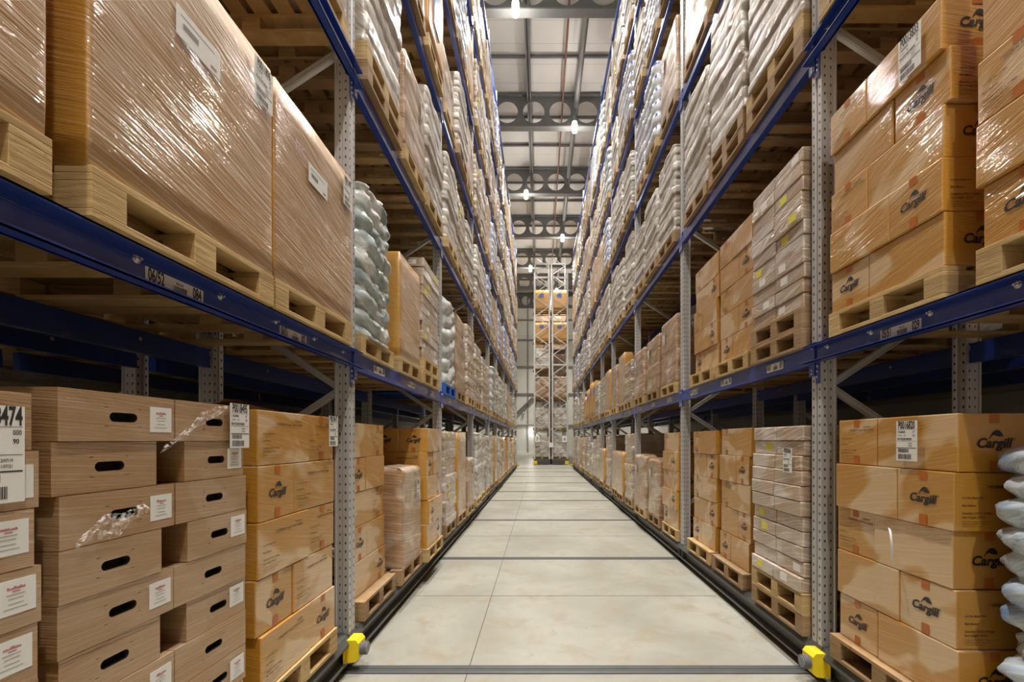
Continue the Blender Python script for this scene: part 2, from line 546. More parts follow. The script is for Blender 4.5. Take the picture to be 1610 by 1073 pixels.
# floor rails under the racks: they cross the aisle at every frame
RAILY = [3.05, 5.92, 8.74, 11.55, 13.55, 16.3, 19.1, 21.9, 24.7]
for i, y in enumerate(RAILY):
    b = MB()
    b.box(-5.0, 5.2, y - 0.055, y + 0.055, 0.0, 0.004, 0)
    b.box(-5.0, 5.2, y - 0.055, y - 0.03, 0.004, 0.007, 1)
    b.box(-5.0, 5.2, y + 0.012, y + 0.03, 0.004, 0.0065, 1)
    struct(b.obj('floor_rail', ['joint', 'rail']))
b = MB()
b.box(-0.503, -0.497, 0.3, 30, 0.0, 0.0015)
struct(b.obj('floor_joint', 'joint'))
for y in (4.5, 7.3, 10.1):
    b = MB()
    b.box(-1.3, 1.8, y - 0.003, y + 0.003, 0.0, 0.0015)
    struct(b.obj('floor_joint', 'joint'))

# cellular roof beams
RB_Y = [3.5 + 5.03 * i for i in range(9)]
RB_Z0, RB_H, CELL, HR = 14.8, 1.36, 1.12, 0.455
def ring_cell(b, cx, cz, hw, hh, outline, t, y, mi=0):
    """plate cell in XZ with an opening; outline = points of the opening around (0,0)"""
    n = len(outline)
    outer = []
    for (px, pz) in outline:
        s = min(hw / abs(px) if abs(px) > 1e-6 else 1e9, hh / abs(pz) if abs(pz) > 1e-6 else 1e9)
        outer.append((px * s, pz * s))
    vs = []
    for yy in (y - t / 2, y + t / 2):
        vs += [(cx + p, yy, cz + q) for p, q in outline]
        vs += [(cx + p, yy, cz + q) for p, q in outer]
    fs = []
    for i in range(n):
        j = (i + 1) % n
        fs.append((i, j, n + j, n + i))
        fs.append((2 * n + i, 3 * n + i, 3 * n + j, 2 * n + j))
        fs.append((i, 2 * n + i, 2 * n + j, j))
    b.add(vs, fs, mi)
circ = []
nseg = 40
for i in range(nseg):
    a = 2 * PI * i / nseg + PI / 4
    circ.append((HR * math.cos(a), HR * math.sin(a)))
b = MB()
x = -6.5 * CELL * 1.0 + 0.28
nx = 0
xs0 = x
while x < 6.8:
    # make sure the corners of the cell are reached
    ring_cell(b, x, RB_Z0 + RB_H / 2, CELL / 2, CELL / 2, circ, 0.02, 0)
    x += CELL
xe = x - CELL / 2
xb = xs0 - CELL / 2
zc = RB_Z0 + RB_H / 2
b.box(xb, xe, -0.01, 0.01, RB_Z0, zc - CELL / 2)
b.box(xb, xe, -0.01, 0.01, zc + CELL / 2, RB_Z0 + RB_H)
b.box(xb, xe, -0.15, 0.15, RB_Z0 - 0.02, RB_Z0 + 0.02)
b.box(xb, xe, -0.15, 0.15, RB_Z0 + RB_H - 0.02, RB_Z0 + RB_H + 0.02)
rbm = b.mesh('roof_beam', 'roofsteel', recalc=False)
for y in RB_Y:
    struct(put('roof_beam', rbm, None, (0, y, 0)))
# purlins across, purlin/duct/pipes along the aisle
for i in range(len(RB_Y) - 1):
    for f in (0.25, 0.62):
        y = RB_Y[i] + 5.03 * f
        b = MB()
        b.box(-7, 7, y - 0.035, y + 0.035, HZ - 0.12, HZ - 0.02)
        struct(b.obj('roof_purlin', 'roofsteel'))
b = MB()
for xx in (-0.53, -0.41):
    b.box(xx - 0.03, xx + 0.03, 0, 43.8, HZ - 0.30, HZ - 0.02)
b.box(-0.56, -0.38, 0, 43.8, HZ - 0.16, HZ - 0.13)
struct(b.obj('roof_girder', 'roofsteel'))
b = MB()
b.cyl((1.52, 0, HZ - 0.5), (1.52, 43.8, HZ - 0.5), 0.11, 16)
struct(b.obj('roof_duct', 'pipe_grey', smooth=True))
b = MB()
b.cyl((0.95, 0, HZ - 0.30), (0.95, 43.8, HZ - 0.30), 0.04, 10)
struct(b.obj('roof_pipe', 'pipe_red', smooth=True))
b = MB()
b.box(2.75, 2.95, 0, 43.8, HZ - 0.3, HZ - 0.02)
struct(b.obj('roof_girder', 'roofsteel'))

# ------------------------------------------------------------------ lamps
def lamp_mesh():
    h = MB()
    h.cyl((0, 0, 0.44), (0, 0, 0.66), 0.075, 16, 0)
    h.cyl((0, 0, 0.66), (0, 0, 0.70), 0.03, 8, 0)
    h.cyl((0, 0, 0.70), (0, 0, 0.92), 0.008, 6, 0)
    g = MB()
    rs = [(0.0, 0.06), (0.02, 0.10), (0.3, 0.118), (0.42, 0.10), (0.44, 0.08)]
    for (z0, r0), (z1, r1) in zip(rs, rs[1:]):
        g.cyl((0, 0, z0), (0, 0, z1), r0, 20, 0, r1)
    return h.mesh('lamp_housing', 'pipe_grey'), g.mesh('lamp_globe', 'glow', smooth=True)
LH, LG = lamp_mesh()
LAMPS = []
yy = RB_Y[2]
ORD = ['first', 'second', 'third', 'fourth', 'fifth', 'sixth', 'seventh']
side = 0
for i in range(-4, 7):
    if RB_Y[2] + 5.03 * i < HY0 + 1: continue
    y = RB_Y[2] + 5.03 * i
    if y > 43:
        continue
    LAMPS.append((-0.75 if i % 2 == 0 else 1.43, y - .3, i))
def add_light(nm, x, y, z, wts, beam=0.968):
    # a downward aisle beam and the weaker all-round glow of the globe
    for kind, share in (('SPOT', beam), ('POINT', 1 - beam)):
        if share <= 0:
            continue
        ld = bpy.data.lights.new(nm, kind)
        ld.energy = wts * share
        ld.color = LAMP_COL
        ld.shadow_soft_size = 0.14
        if kind == 'SPOT':
            ld.spot_size = math.radians(112)
            ld.spot_blend = 1.0
        lo = bpy.data.objects.new(nm, ld)
        COL.objects.link(lo)
        lo.location = (x, y, z)
for (x, y, i) in LAMPS:
    z = 14.42
    if y > 9:
        lt = ['bright white pendant lamp below the nearest visible roof beam, at the top edge',
              'bright pendant lamp under the second roof beam, right of the aisle centre',
              'pendant lamp under the third roof beam',
              'small bright pendant lamp left of the tall end rack, under a far roof beam',
              'far pendant lamp seen beside the top of the end rack',
              'farthest pendant lamp, left of the end rack frame'][min(i, 5)]
        t = thing('pendant_lamp', lt, 'lamp', (x, y, z), group='pendant lamps over the aisle')
        put('lamp_housing', LH, t)
        put('lamp_globe', LG, t)
    add_light('lamp_light', x, y, z - 0.2, LAMP_W)
# ------------------------------------------------------------------ pallets
PD, PW, PH = 1.2, 0.8, 0.144
def pallet_parts():
    """list of (part name, box) in pallet coordinates: x = depth, y = along the aisle"""
    r = []
    n = 8
    bw = 0.108
    for i in range(n):
        x = -PD / 2 + bw / 2 + (PD - bw) * i / (n - 1)
        r.append(('deck_board', (x - bw / 2, x + bw / 2, -PW / 2, PW / 2, 0.122, 0.144)))
    for y in (-PW / 2 + 0.05, 0, PW / 2 - 0.05):
        r.append(('stringer_board', (-PD / 2, PD / 2, y - 0.05, y + 0.05, 0.1, 0.122)))
    for y in (-PW / 2 + 0.05, 0, PW / 2 - 0.05):
        for x in (-PD / 2 + 0.06, 0, PD / 2 - 0.06):
            r.append(('block', (x - 0.06, x + 0.06, y - 0.05, y + 0.05, 0.022, 0.1)))
    for y in (-PW / 2 + 0.05, 0, PW / 2 - 0.05):
        r.append(('bottom_board', (-PD / 2 + 0.1, PD / 2 - 0.1, y - 0.05, y + 0.05, 0.0, 0.022)))
    for x in (-PD / 2 + 0.05, PD / 2 - 0.05):
        r.append(('bottom_board', (x - 0.05, x + 0.05, -PW / 2, PW / 2, 0.0, 0.022)))
    return r
_pp = {}
def pallet_proto(mat, parts):
    k = (mat, parts)
    if k not in _pp:
        if parts:
            lst = []
            cache = {}
            for nm, bx in pallet_parts():
                c = ((bx[0] + bx[1]) / 2, (bx[2] + bx[3]) / 2, (bx[4] + bx[5]) / 2)
                d = tuple(round(v, 4) for v in ((bx[1] - bx[0]), (bx[3] - bx[2]), (bx[5] - bx[4])))
                if d not in cache:
                    q = MB()
                    q.box(-d[0] / 2, d[0] / 2, -d[1] / 2, d[1] / 2, -d[2] / 2, d[2] / 2)
                    cache[d] = q.mesh(nm, mat, bevel=0.002)
                lst.append((nm, cache[d], c))
            _pp[k] = lst
        else:
            q = MB()
            for nm, bx in pallet_parts():
                q.box(*bx)
            _pp[k] = q.mesh('wooden_pallet', mat)
    return _pp[k]
N_PAL = [0]
FARP = MB()
prn = random.Random(5)
def pallet(x, y, z, label, mat=None, parts=False, wy=1.0, group='wooden pallets on the racks'):
    if mat is None:
        mat = 'wood' if prn.random() < 0.62 else 'wood_old'
    nm = 'wooden_pallet' if mat != 'bluepal' else 'blue_pallet'
    N_PAL[0] += 1
    if parts:
        o = thing(nm, label, 'pallet', (x, y, z), prn.uniform(-.006, .006), group)
        for pn, me, c in pallet_proto(mat, True):
            put(pn, me, o, c)
    else:
        o = put(nm, pallet_proto(mat, False), None, (x, y, z), prn.uniform(-.006, .006))
        tag(o, label, 'pallet', group)
    o.scale = (1, wy, 1)
    return o

# ------------------------------------------------------------------ printed cards and marks
LOGO = 'Cargill'
def logo_geo(b, o, u, wd, mi=0):
    """italic word with a leaf arching over it"""
    o, u, v = Vector(o), Vector(u), Vector(UP)
    vs, fs, tw = text_geo(LOGO, 0.035)
    s = wd / (tw + 0.2)
    b.text(LOGO, o - u * (wd / 2), u, v, s, 1.0, 0.035, 0.24, mi)
    top = [(-.15, .62), (-.125, .84), (-.08, 1.04), (-.03, 1.2), (.03, 1.30), (.09, 1.31), (.15, 1.22), (.20, 1.05), (.235, .80)]
    bot = [(-.135, .62), (-.105, .78), (-.06, .90), (-.01, .95), (.03, .90), (.08, .84), (.13, .82), (.18, .83), (.235, .80)]
    n = len(top) - 1
    vs2 = [o + u * (p * wd) + v * (q * s) for p, q in top] + [o + u * (p * wd) + v * (q * s) for p, q in bot]
    b.add(vs2, [(i, i + 1, n + 1 + i + 1, n + 1 + i) for i in range(n)], mi)
    b.text('®', o + u * (wd * 0.49) + v * (0.55 * s), u, v, s * 0.25, 1, 0, 0, mi)

LINES = [('110028640 Frozen Fully Cooked', 0.016, 0.015), ('Lot No.-Batch No.:', 0.011, 0.01), ('Best Before:', 0.011, 0.01), ('Quantity: 2 KG x 10 Bags', 0.011, 0.01),
         ('Net Weight: 20 KG', 0.011, 0.01), ('Produced by: Cargill Meats (Thailand) Co., Ltd.', 0.007, 0.0), ('Imported by: Cargill Protein Europe', 0.007, 0.0), ('Country of Origin: Thailand', 0.007, 0.0)]
def print_geo(b, o, u, wd, ht, mi=0):
    o, u, v = Vector(o), Vector(u), Vector(UP)
    zz = [0.235, 0.06, -0.07, -0.20, -0.27, -0.335, -0.375, -0.415]
    for (s, sz, bo), z in zip(LINES, zz):
        off = 0.30 if s.startswith('1100') else 0.08
        b.text(s, o + u * (-wd / 2 + off * wd) + v * (z * ht), u, v, sz * 1.15, 1.0, bo, 0, mi, wmax=wd * (0.93 - off))
    b.text('B1050185', o + u * (wd * 0.18) + v * (0.31 * ht), u, v, 0.014, 1, 0.01, 0, mi)

def barcode(b, o, u, v, wd, ht, mi, seed=1):
    r = random.Random(seed)
    x = 0
    o, u, v = Vector(o), Vector(u), Vector(v)
    while x < wd:
        t = wd * r.choice((0.012, 0.02, 0.03))
        b.rect(o, u, v, x, min(x + t, wd), 0, ht, mi)
        x += t + wd * r.choice((0.014, 0.024))

def card(o, nrm, u, wd, ht, head, seed=1, style='pallet'):
    """paper label, a thin card with printing; o = centre on the face"""
    b = MB()
    o, nrm, u, v = Vector(o), Vector(nrm), Vector(u), Vector(UP)
    e = 0.0012
    c = [o + u * i * wd / 2 + v * j * ht / 2 + nrm * k for k in (0.0003, e) for i, j in ((-1, -1), (1, -1), (1, 1), (-1, 1))]
    b.add(c, [(4, 5, 6, 7), (0, 1, 5, 4), (1, 2, 6, 5), (2, 3, 7, 6), (3, 0, 4, 7)], 0)
    f = o + nrm * (e + 0.0006)
    if style == 'pallet':
        b.text(head, f + v * (ht * 0.305) , u, v, ht * 0.27, 0.46, 0.03, 0, 1, 'C', wd * 0.92)
        b.rect(f, u, v, -wd * .46, wd * .46, ht * 0.28, ht * 0.285, 1)
        b.text('118268640', f - u * wd * .42 + v * ht * .20, u, v, ht * 0.075, 0.7, 0.01, 0, 1)
        b.text('000' if '8474' in head else '67', f + u * wd * .30 + v * ht * .20, u, v, ht * 0.075, 0.7, 0.01, 0, 1)
        b.text('VALEUR      800', f - u * wd * .42 + v * ht * .12, u, v, ht * 0.05, 0.7, 0.0, 0, 1)
        b.text('90' if '8474' in head else '25', f + u * wd * .30 + v * ht * .11, u, v, ht * 0.07, 0.8, 0.02, 0, 1)
        b.text('000 00184742' if '8474' in head else '0901472218071800200', f - u * wd * .44 + v * ht * .02, u, v, ht * 0.075, 0.6, 0.02, 0, 1, 'L', wd * .88)
        b.rect(f, u, v, -wd * .46, wd * .46, -ht * 0.01, -ht * 0.003, 1)
        b.text('12/07/19', f + u * wd * .08 - v * ht * .08, u, v, ht * 0.05, 0.7, 0.01, 0, 1)
        b.text('11/07/21', f + u * wd * .08 - v * ht * .14, u, v, ht * 0.05, 0.7, 0.01, 0, 1)
        b.rect(f, u, v, -wd * .46, wd * .46, -ht * 0.185, -ht * 0.17, 1)
        barcode(b, f - u * wd * .40 - v * ht * .29, u, v, wd * .5, ht * .09, 1, seed)
        barcode(b, f - u * wd * .40 - v * ht * .46, u, v, wd * .62, ht * .13, 1, seed + 7)
        return b, ['white', 'ink']
    if style == 'tray':
        r = random.Random(seed)
        x = -wd * .22
        while x < wd * .22:
            hh = ht * r.uniform(.04, .10)
            b.rect(f, u, v, x, x + wd * .022, ht * .22, ht * .22 + hh, 2)
            x += wd * .032
        b.rect(f, u, v, -wd * .1, wd * .1, ht * .15, ht * .175, 2)
        for i, (a, z) in enumerate(((.24, .06), (.2, -.05), (.2, -.2), (.3, -.33))):
            b.rect(f, u, v, -wd * a, wd * a * .9, ht * z, ht * z + ht * .018, 1)
        return b, ['white', 'grey_ink', 'red_ink']
    # small sticker: two rows of barcode
    barcode(b, f - u * wd * .4 - v * ht * .05, u, v, wd * .45, ht * .3, 1, seed)
    b.text(head, f - u * wd * .4 - v * ht * .32, u, v, ht * .2, .8, .02, 0, 1, 'L', wd * .8)
    return b, ['white', 'ink']

def beam_label(o, nrm, u, wd, ht, a, c):
    b = MB()
    o, nrm, u, v = Vector(o), Vector(nrm), Vector(u), Vector(UP)
    e = 0.0012
    q = [o + u * i * wd / 2 + v * j * ht / 2 + nrm * k for k in (0.0003, e) for i, j in ((-1, -1), (1, -1), (1, 1), (-1, 1))]
    b.add(q, [(4, 5, 6, 7), (0, 1, 5, 4), (1, 2, 6, 5), (2, 3, 7, 6), (3, 0, 4, 7)], 0)
    f = o + nrm * (e + 0.0006)
    b.text(a, f - u * wd * .46 - v * ht * .20, u, v, ht * 1.0, 0.46, 0.03, 0, 1, 'L', wd * .32)
    b.text('BULK', f + u * wd * .06 + v * ht * .18, u, v, ht * .22, 1, 0.02, 0, 1, 'C')
    barcode(b, f - u * wd * .06 - v * ht * .36, u, v, wd * .24, ht * .46, 1, len(a) + int(c))
    b.text(c, f + u * wd * .46 - v * ht * .24, u, v, ht * 1.0, 0.46, 0.03, 0, 1, 'R', wd * .24)
    b.text('CHECK DIGIT', f + u * wd * .46 - v * ht * .36, u, v, ht * .11, 1, 0, 0, 1, 'R')
    b.text('SITE', f - u * wd * .32 - v * ht * .32, u, v, ht * .11, 1, 0, 0, 1, 'C')
    return b, ['white', 'ink']

# ------------------------------------------------------------------ wrapped bodies
def wrap_mesh(name, W, D, H, layers, bulge, amp, seed, mat, rad=0.05, jit=0.012, twist=0.0, N=64, per=7, nscale=4.0, top=0.02, ripple=0, rip_a=0.0, taper=0.0, sharp=2.6):
    """a pallet load as one skin: courses bulging between pinched seams, rounded plan corners, crumpled surface"""
    r = random.Random(seed)
    off = [(r.uniform(-jit, jit), r.uniform(-jit, jit), r.uniform(-jit * .6, jit * .6)) for _ in range(layers + 1)]
    hx, hy = D / 2, W / 2
    # perimeter points of the rounded rectangle, with outward directions
    per_pts = []
    L = 2 * (2 * hx + 2 * hy)
    corners = [(hx - rad, hy - rad, 0), (-hx + rad, hy - rad, PI / 2), (-hx + rad, -hy + rad, PI), (hx - rad, -hy + rad, 1.5 * PI)]
    na = max(3, N // 16)
    for ci in range(4):
        cx, cy, a0 = corners[ci]
        for i in range(na + 1):
            a = a0 + (PI / 2) * i / na
            per_pts.append((cx + rad * math.cos(a), cy + rad * math.sin(a), math.cos(a), math.sin(a)))
        nxc = corners[(ci + 1) % 4]
        x0, y0 = per_pts[-1][:2]
        a = a0 + PI / 2
        x1, y1 = nxc[0] + rad * math.cos(a), nxc[1] + rad * math.sin(a)
        m = max(3, int(N / 4))
        for i in range(1, m):
            t = i / m
            per_pts.append((x0 + (x1 - x0) * t, y0 + (y1 - y0) * t, math.cos(a), math.sin(a)))
    n = len(per_pts)
    nz = layers * per
    vs, fs = [], []
    sd = Vector((seed * 3.7, seed * 1.3, seed * 7.1))
    for k in range(nz + 1):
        for i, (px, py, dx, dy) in enumerate(per_pts):
            t = k / per + twist * math.sin(2 * PI * i / n + seed)
            li = max(0, min(layers - 1, int(math.floor(t))))
            ft = t - math.floor(t)
            prof = (1 - abs(2 * ft - 1) ** sharp)
            ox, oy, orad = off[li]
            d = bulge * (prof - 0.6) + orad
            z = H * k / nz
            q = Vector((px, py, z)) * nscale + sd
            d += amp * mnoise.noise(q) + amp * 0.6 * mnoise.noise(q * 2.7)
            if ripple:
                d += rip_a * abs(math.sin(ripple * (px + py)))
            d -= taper * (z / H)
            if k == nz:
                d -= top
            vs.append((px + dx * d + ox, py + dy * d + oy, z + 0.006 * mnoise.noise(q * 1.3) * (0 < k < nz) + (0.01 * mnoise.noise(q) if k == nz else 0)))
    for k in range(nz):
        for i in range(n):
            j = (i + 1) % n
            fs.append((k * n + i, k * n + j, (k + 1) * n + j, (k + 1) * n + i))
    base = len(vs)
    for s in (0.66, 0.33):
        for i in range(n):
            x, y, z = vs[nz * n + i]
            q = Vector((x * s, y * s, H)) * nscale + sd
            vs.append((x * s, y * s, H + top * 0.6 + amp * 0.6 * mnoise.noise(q)))
    for i in range(n):
        j = (i + 1) % n
        fs.append((nz * n + i, nz * n + j, base + j, base + i))
        fs.append((base + i, base + j, base + n + j, base + n + i))
    vs.append((0, 0, H + top * 0.6))
    c = len(vs) - 1
    for i in range(n):
        fs.append((base + n + i, base + n + (i + 1) % n, c))
    fs.append(tuple(range(n - 1, -1, -1)))
    b = MB()
    b.add(vs, fs, 0)
    me = b.mesh(name, mat, smooth=True, recalc=False)
    return me

_cart = {}
def carton_mesh(dx, dy, dz, mat, bev=0.006):
    k = (round(dx, 3), round(dy, 3), round(dz, 3), mat)
    if k not in _cart:
        b = MB()
        b.box(-dx / 2, dx / 2, -dy / 2, dy / 2, -dz / 2, dz / 2)
        _cart[k] = b.mesh('carton', mat, bevel=bev)
    return _cart[k]
_pm = {}
def print_mesh(kind, face, dx, dy, dz, ink):
    k = (kind, face, round(dx, 3), round(dy, 3), round(dz, 3), ink)
    if k not in _pm:
        n, u = FACE[face]
        n = Vector(n)
        dep = dx if face[1] == 'x' else dy
        wd = dy if face[1] == 'x' else dx
        o = n * (dep / 2 + 0.0018)
        b = MB()
        if kind == 'logo':
            logo_geo(b, o - Vector((0, 0, dz * 0.08)), u, wd * 0.5)
            me = b.mesh('logo_print', 'logo_ink', recalc=False)
        elif kind == 'text':
            print_geo(b, o, u, wd, dz)
            me = b.mesh('text_print', ink, recalc=False)
        else:
            o2 = n * (dep / 2 + 0.0009)
            z0, z1 = (dz * .33, dz * .485) if kind == 'tape_upper' else (-dz * .485, -dz * .30)
            b.rect(o2, u, UP, -0.022, 0.022, z0, z1)
            me = b.mesh('tape', 'tape', recalc=False)
        _pm[k] = me
    return _pm[k]

# ------------------------------------------------------------------ load builders
# every builder makes its parts under `root`; local x+ = the aisle face, local origin = centre of the base; near = sign of local y that faces the camera
def b_logo(root, near, W=0.82, D=1.0, layers=5, h=0.27, seed=1, detail=2, label=None, mat='ochre', ftext=False):
    r = random.Random(seed)
    lo, sh = 0.49, 0.328
    fy = W / (lo + sh)
    lo_y, sh_y = lo * fy, sh * fy
    for k in range(layers):
        tA = (layers - 1 - k) % 2 == 0
        ox, oy = r.uniform(-.014, .012), r.uniform(-.014, .014)
        z = h * (k + .5)
        cols = [(lo_y, sh, 3, near), (sh_y, lo, 2, -near)] if tA else [(sh_y, lo, 2, near), (lo_y, sh, 3, -near)]
        for (cy, cx, nxx, sd) in cols:
            yc = sd * (W / 2 - cy / 2) + oy
            for i in range(nxx):
                front = i == nxx - 1
                nr = sd == near
                if detail < 2 and not (front or nr):
                    continue
                xc = -D / 2 + (D / nxx) * (i + .5) + ox + r.uniform(-.004, .004)
                c = put('carton', carton_mesh(cx - .002, cy - .002, h - .002, mat), root, (xc, yc + r.uniform(-.003, .003), z), r.uniform(-.012, .012))
                if detail == 0:
                    continue
                longf = cy > cx
                if front:
                    if not longf:
                        if nr or k == 0:
                            put('logo_print', print_mesh('logo', '+x', cx, cy, h, 'ink'), c)
                        else:
                            put('text_print', print_mesh('text', '+x', cx, cy, h, 'brown_ink'), c)
                        for tk in ('tape_upper', 'tape_lower'):
                            put('tape', print_mesh(tk, '+x', cx, cy, h, 'ink'), c)
                    elif ftext:
                        put('text_print', print_mesh('text', '+x', cx, cy, h, 'brown_ink'), c)
                if nr:
                    fc = '+y' if near > 0 else '-y'
                    if longf:
                        put('logo_print', print_mesh('logo', fc, cx, cy, h, 'ink'), c)
                        for tk in ('tape_upper', 'tape_lower'):
                            put('tape', print_mesh(tk, fc, cx, cy, h, 'ink'), c)
                    else:
                        put('text_print', print_mesh('text', fc, cx, cy, h, 'ink'), c)
    if label:
        hd, ly, lz, lw, lh = label
        bb, mt = card((D / 2 + .017, ly, h * layers - lz), (1, 0, 0), (0, 1, 0), lw, lh, hd, 3)
        bb.obj('pallet_label', mt, root, recalc=False)

def stadium(hw, hh, n=10):
    pts = []
    for i in range(n + 1):
        a = -PI / 2 + PI * i / n
        pts.append((hw - hh + hh * math.cos(a), hh * math.sin(a)))
    for i in range(n + 1):
        a = PI / 2 + PI * i / n
        pts.append((-(hw - hh) + hh * math.cos(a), hh * math.sin(a)))
    return pts
_tray = {}
def tray_mesh(dx, dy, dz):
    """shallow carton; aisle face (+x) with a real hand hole"""
    k = (dx, dy, dz)
    if k not in _tray:
        b = MB()
        t = 0.004
        st = stadium(0.046, 0.0145)
        # densify so that the outer boundary reaches the corners
        pts = []
        for i in range(len(st)):
            p, q = st[i], st[(i + 1) % len(st)]
            pts.append(p)
            if math.dist(p, q) > 0.02:
                for j in range(1, 6):
                    pts.append((p[0] + (q[0] - p[0]) * j / 6, p[1] + (q[1] - p[1]) * j / 6))
        n = len(pts)
        hw, hh = dy / 2, dz / 2
        # opening ring as a separate panel strip: rectangle around the hole, then frame quads
        rw, rh = 0.06, 0.03
        ring = []
        for (p, q) in pts:
            s = min(rw / abs(p) if abs(p) > 1e-6 else 1e9, rh / abs(q) if abs(q) > 1e-6 else 1e9)
            ring.append((p * s, q * s))
        x = dx / 2
        b.add([(x, p, q) for p, q in pts] + [(x, p, q) for p, q in ring], [(i, (i + 1) % n, n + (i + 1) % n, n + i) for i in range(n)], 0)
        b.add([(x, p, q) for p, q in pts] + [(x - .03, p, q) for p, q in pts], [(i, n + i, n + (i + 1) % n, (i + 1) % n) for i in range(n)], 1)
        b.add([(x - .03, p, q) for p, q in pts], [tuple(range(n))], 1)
        for (y0, y1, z0, z1) in ((-hw, hw, rh, hh), (-hw, hw, -hh, -rh), (-hw, -rw, -rh, rh), (rw, hw, -rh, rh)):
            b.add([(x, y0, z0), (x, y1, z0), (x, y1, z1), (x, y0, z1)], [(0, 1, 2, 3)], 0)
        b.add([(-x, -hw, -hh), (x, -hw, -hh), (x, hw, -hh), (-x, hw, -hh), (-x, -hw, hh), (x, -hw, hh), (x, hw, hh), (-x, hw, hh)],
              [(0, 3, 2, 1), (4, 5, 6, 7), (0, 1, 5, 4), (2, 3, 7, 6), (3, 0, 4, 7)], 0)
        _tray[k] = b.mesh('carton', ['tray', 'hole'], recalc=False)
    return _tray[k]

def b_tray(root, near, W=0.78, D=1.2, layers=9, h=0.15, seed=1, label=None, holes=True):
    r = random.Random(seed)
    for k in range(layers):
        gap = (layers - 1 - k) % 2 == 1
        ox, oy = r.uniform(-.008, .008), r.uniform(-.01, .01)
        cy = (W - .115) / 2 if gap else W / 2 - .002
        for s in (1, -1):
            for i in range(3):
                front = i == 2
                xc = -D / 2 + D / 3 * (i + .5) + ox
                yc = s * (W / 2 - cy / 2) + oy
                c = put('carton', tray_mesh(D / 3 - .003, round(cy, 4), h - .002) if front else carton_mesh(D / 3 - .003, round(cy, 4), h - .002, 'tray', .004), root, (xc, yc, h * (k + .5)), r.uniform(-.008, .008))
                if front and ((k % 2 == 0) == (s == near) or (not gap and r.random() < .35)):
                    bb, mt = card((D / 6 - .0015, (cy / 2 - .055) if near < 0 else -(cy / 2 - .055), r.uniform(-.004, .012)), (1, 0, 0), (0, 1, 0), .085, .085, '', r.randint(1, 99), 'tray')
                    bb.obj('carton_label', mt, c, recalc=False)
                if s == near and front and gap:
                    bb, mt = card((.03, near * cy / 2, .01), (0, near, 0), (-near, 0, 0), .12, .085, '', r.randint(1, 99), 'tray')
                    bb.obj('carton_label', mt, c, recalc=False)
    if label:
        hd, ly, lz, lw, lh = label
        bb, mt = card((D / 2 + .012, ly, h * layers - lz), (1, 0, 0), (0, 1, 0), lw, lh, hd, 9)
        bb.obj('pallet_label', mt, root, recalc=False)

def b_giant(root, near, W=0.86, D=1.2, H=0.97, seed=1, head='P0011896', mat='giant', stk=True):
    me = wrap_mesh('carton', W, D, H, 1, 0.0, 0.005, seed, mat, 0.014, 0.0, 0, 48, 10, 3.0, .004)
    put('carton', me, root)
    if stk:
        u = (0, 1, 0)
        b = MB()
        f = Vector((D / 2 + .0085, 0, H * .72))
        q = -near
        b.text('ITC', f + Vector((.003, -.27, .03)), u, UP, .07, .9, .03, 0, 1)
        b.rect(f, u, UP, -.14, .07, -.06, .045, 0)
        b.rect(f + Vector((.0006, 0, 0)), u, UP, -.11, -.04, -.02, .0, 2)
        b.rect(f + Vector((.0006, 0, 0)), u, UP, -.12, .04, .02, .023, 2)
        b.rect(f + Vector((.0006, 0, 0)), u, UP, .02, .05, -.045, -.035, 2)
        b.obj('product_sticker', ['white', 'pink_ink', 'grey_ink'], root, recalc=False)
        bb, mt = card((D / 2 + .0095, W / 2 - .085, H - .13), (1, 0, 0), u, .13, .19, head, 5)
        bb.obj('pallet_label', mt, root, recalc=False)

def b_wrap(root, near, name, W, D, H, layers, bulge, amp, seed, mat, stickers=0, yellow=0, **k):
    put(name, wrap_mesh(name, W, D, H, layers, bulge, amp, seed, mat, **k), root)
    r = random.Random(seed)
    lh = H / layers
    for i in range(stickers):
        ky = r.randint(1, layers - 1)
        bb, mt = card((D / 2 - .16 - .02, near * (W / 2 + bulge * .5 + .014), lh * (ky + .5)), (0, near, 0), (-near, 0, 0), .085, .05, '4GB', i, 'small')
        bb.obj('sticker', mt, root, recalc=False)
    for i in range(yellow):
        ky = r.randint(1, layers - 1)
        b = MB()
        y0 = near * W * r.uniform(.1, .36)
        b.box(D / 2 + bulge * .4 + .005, D / 2 + bulge * .4 + .016, y0 - .035, y0 + .035, lh * (ky + .3), lh * (ky + .72))
        b.obj('yellow_sticker', 'ytag', root)

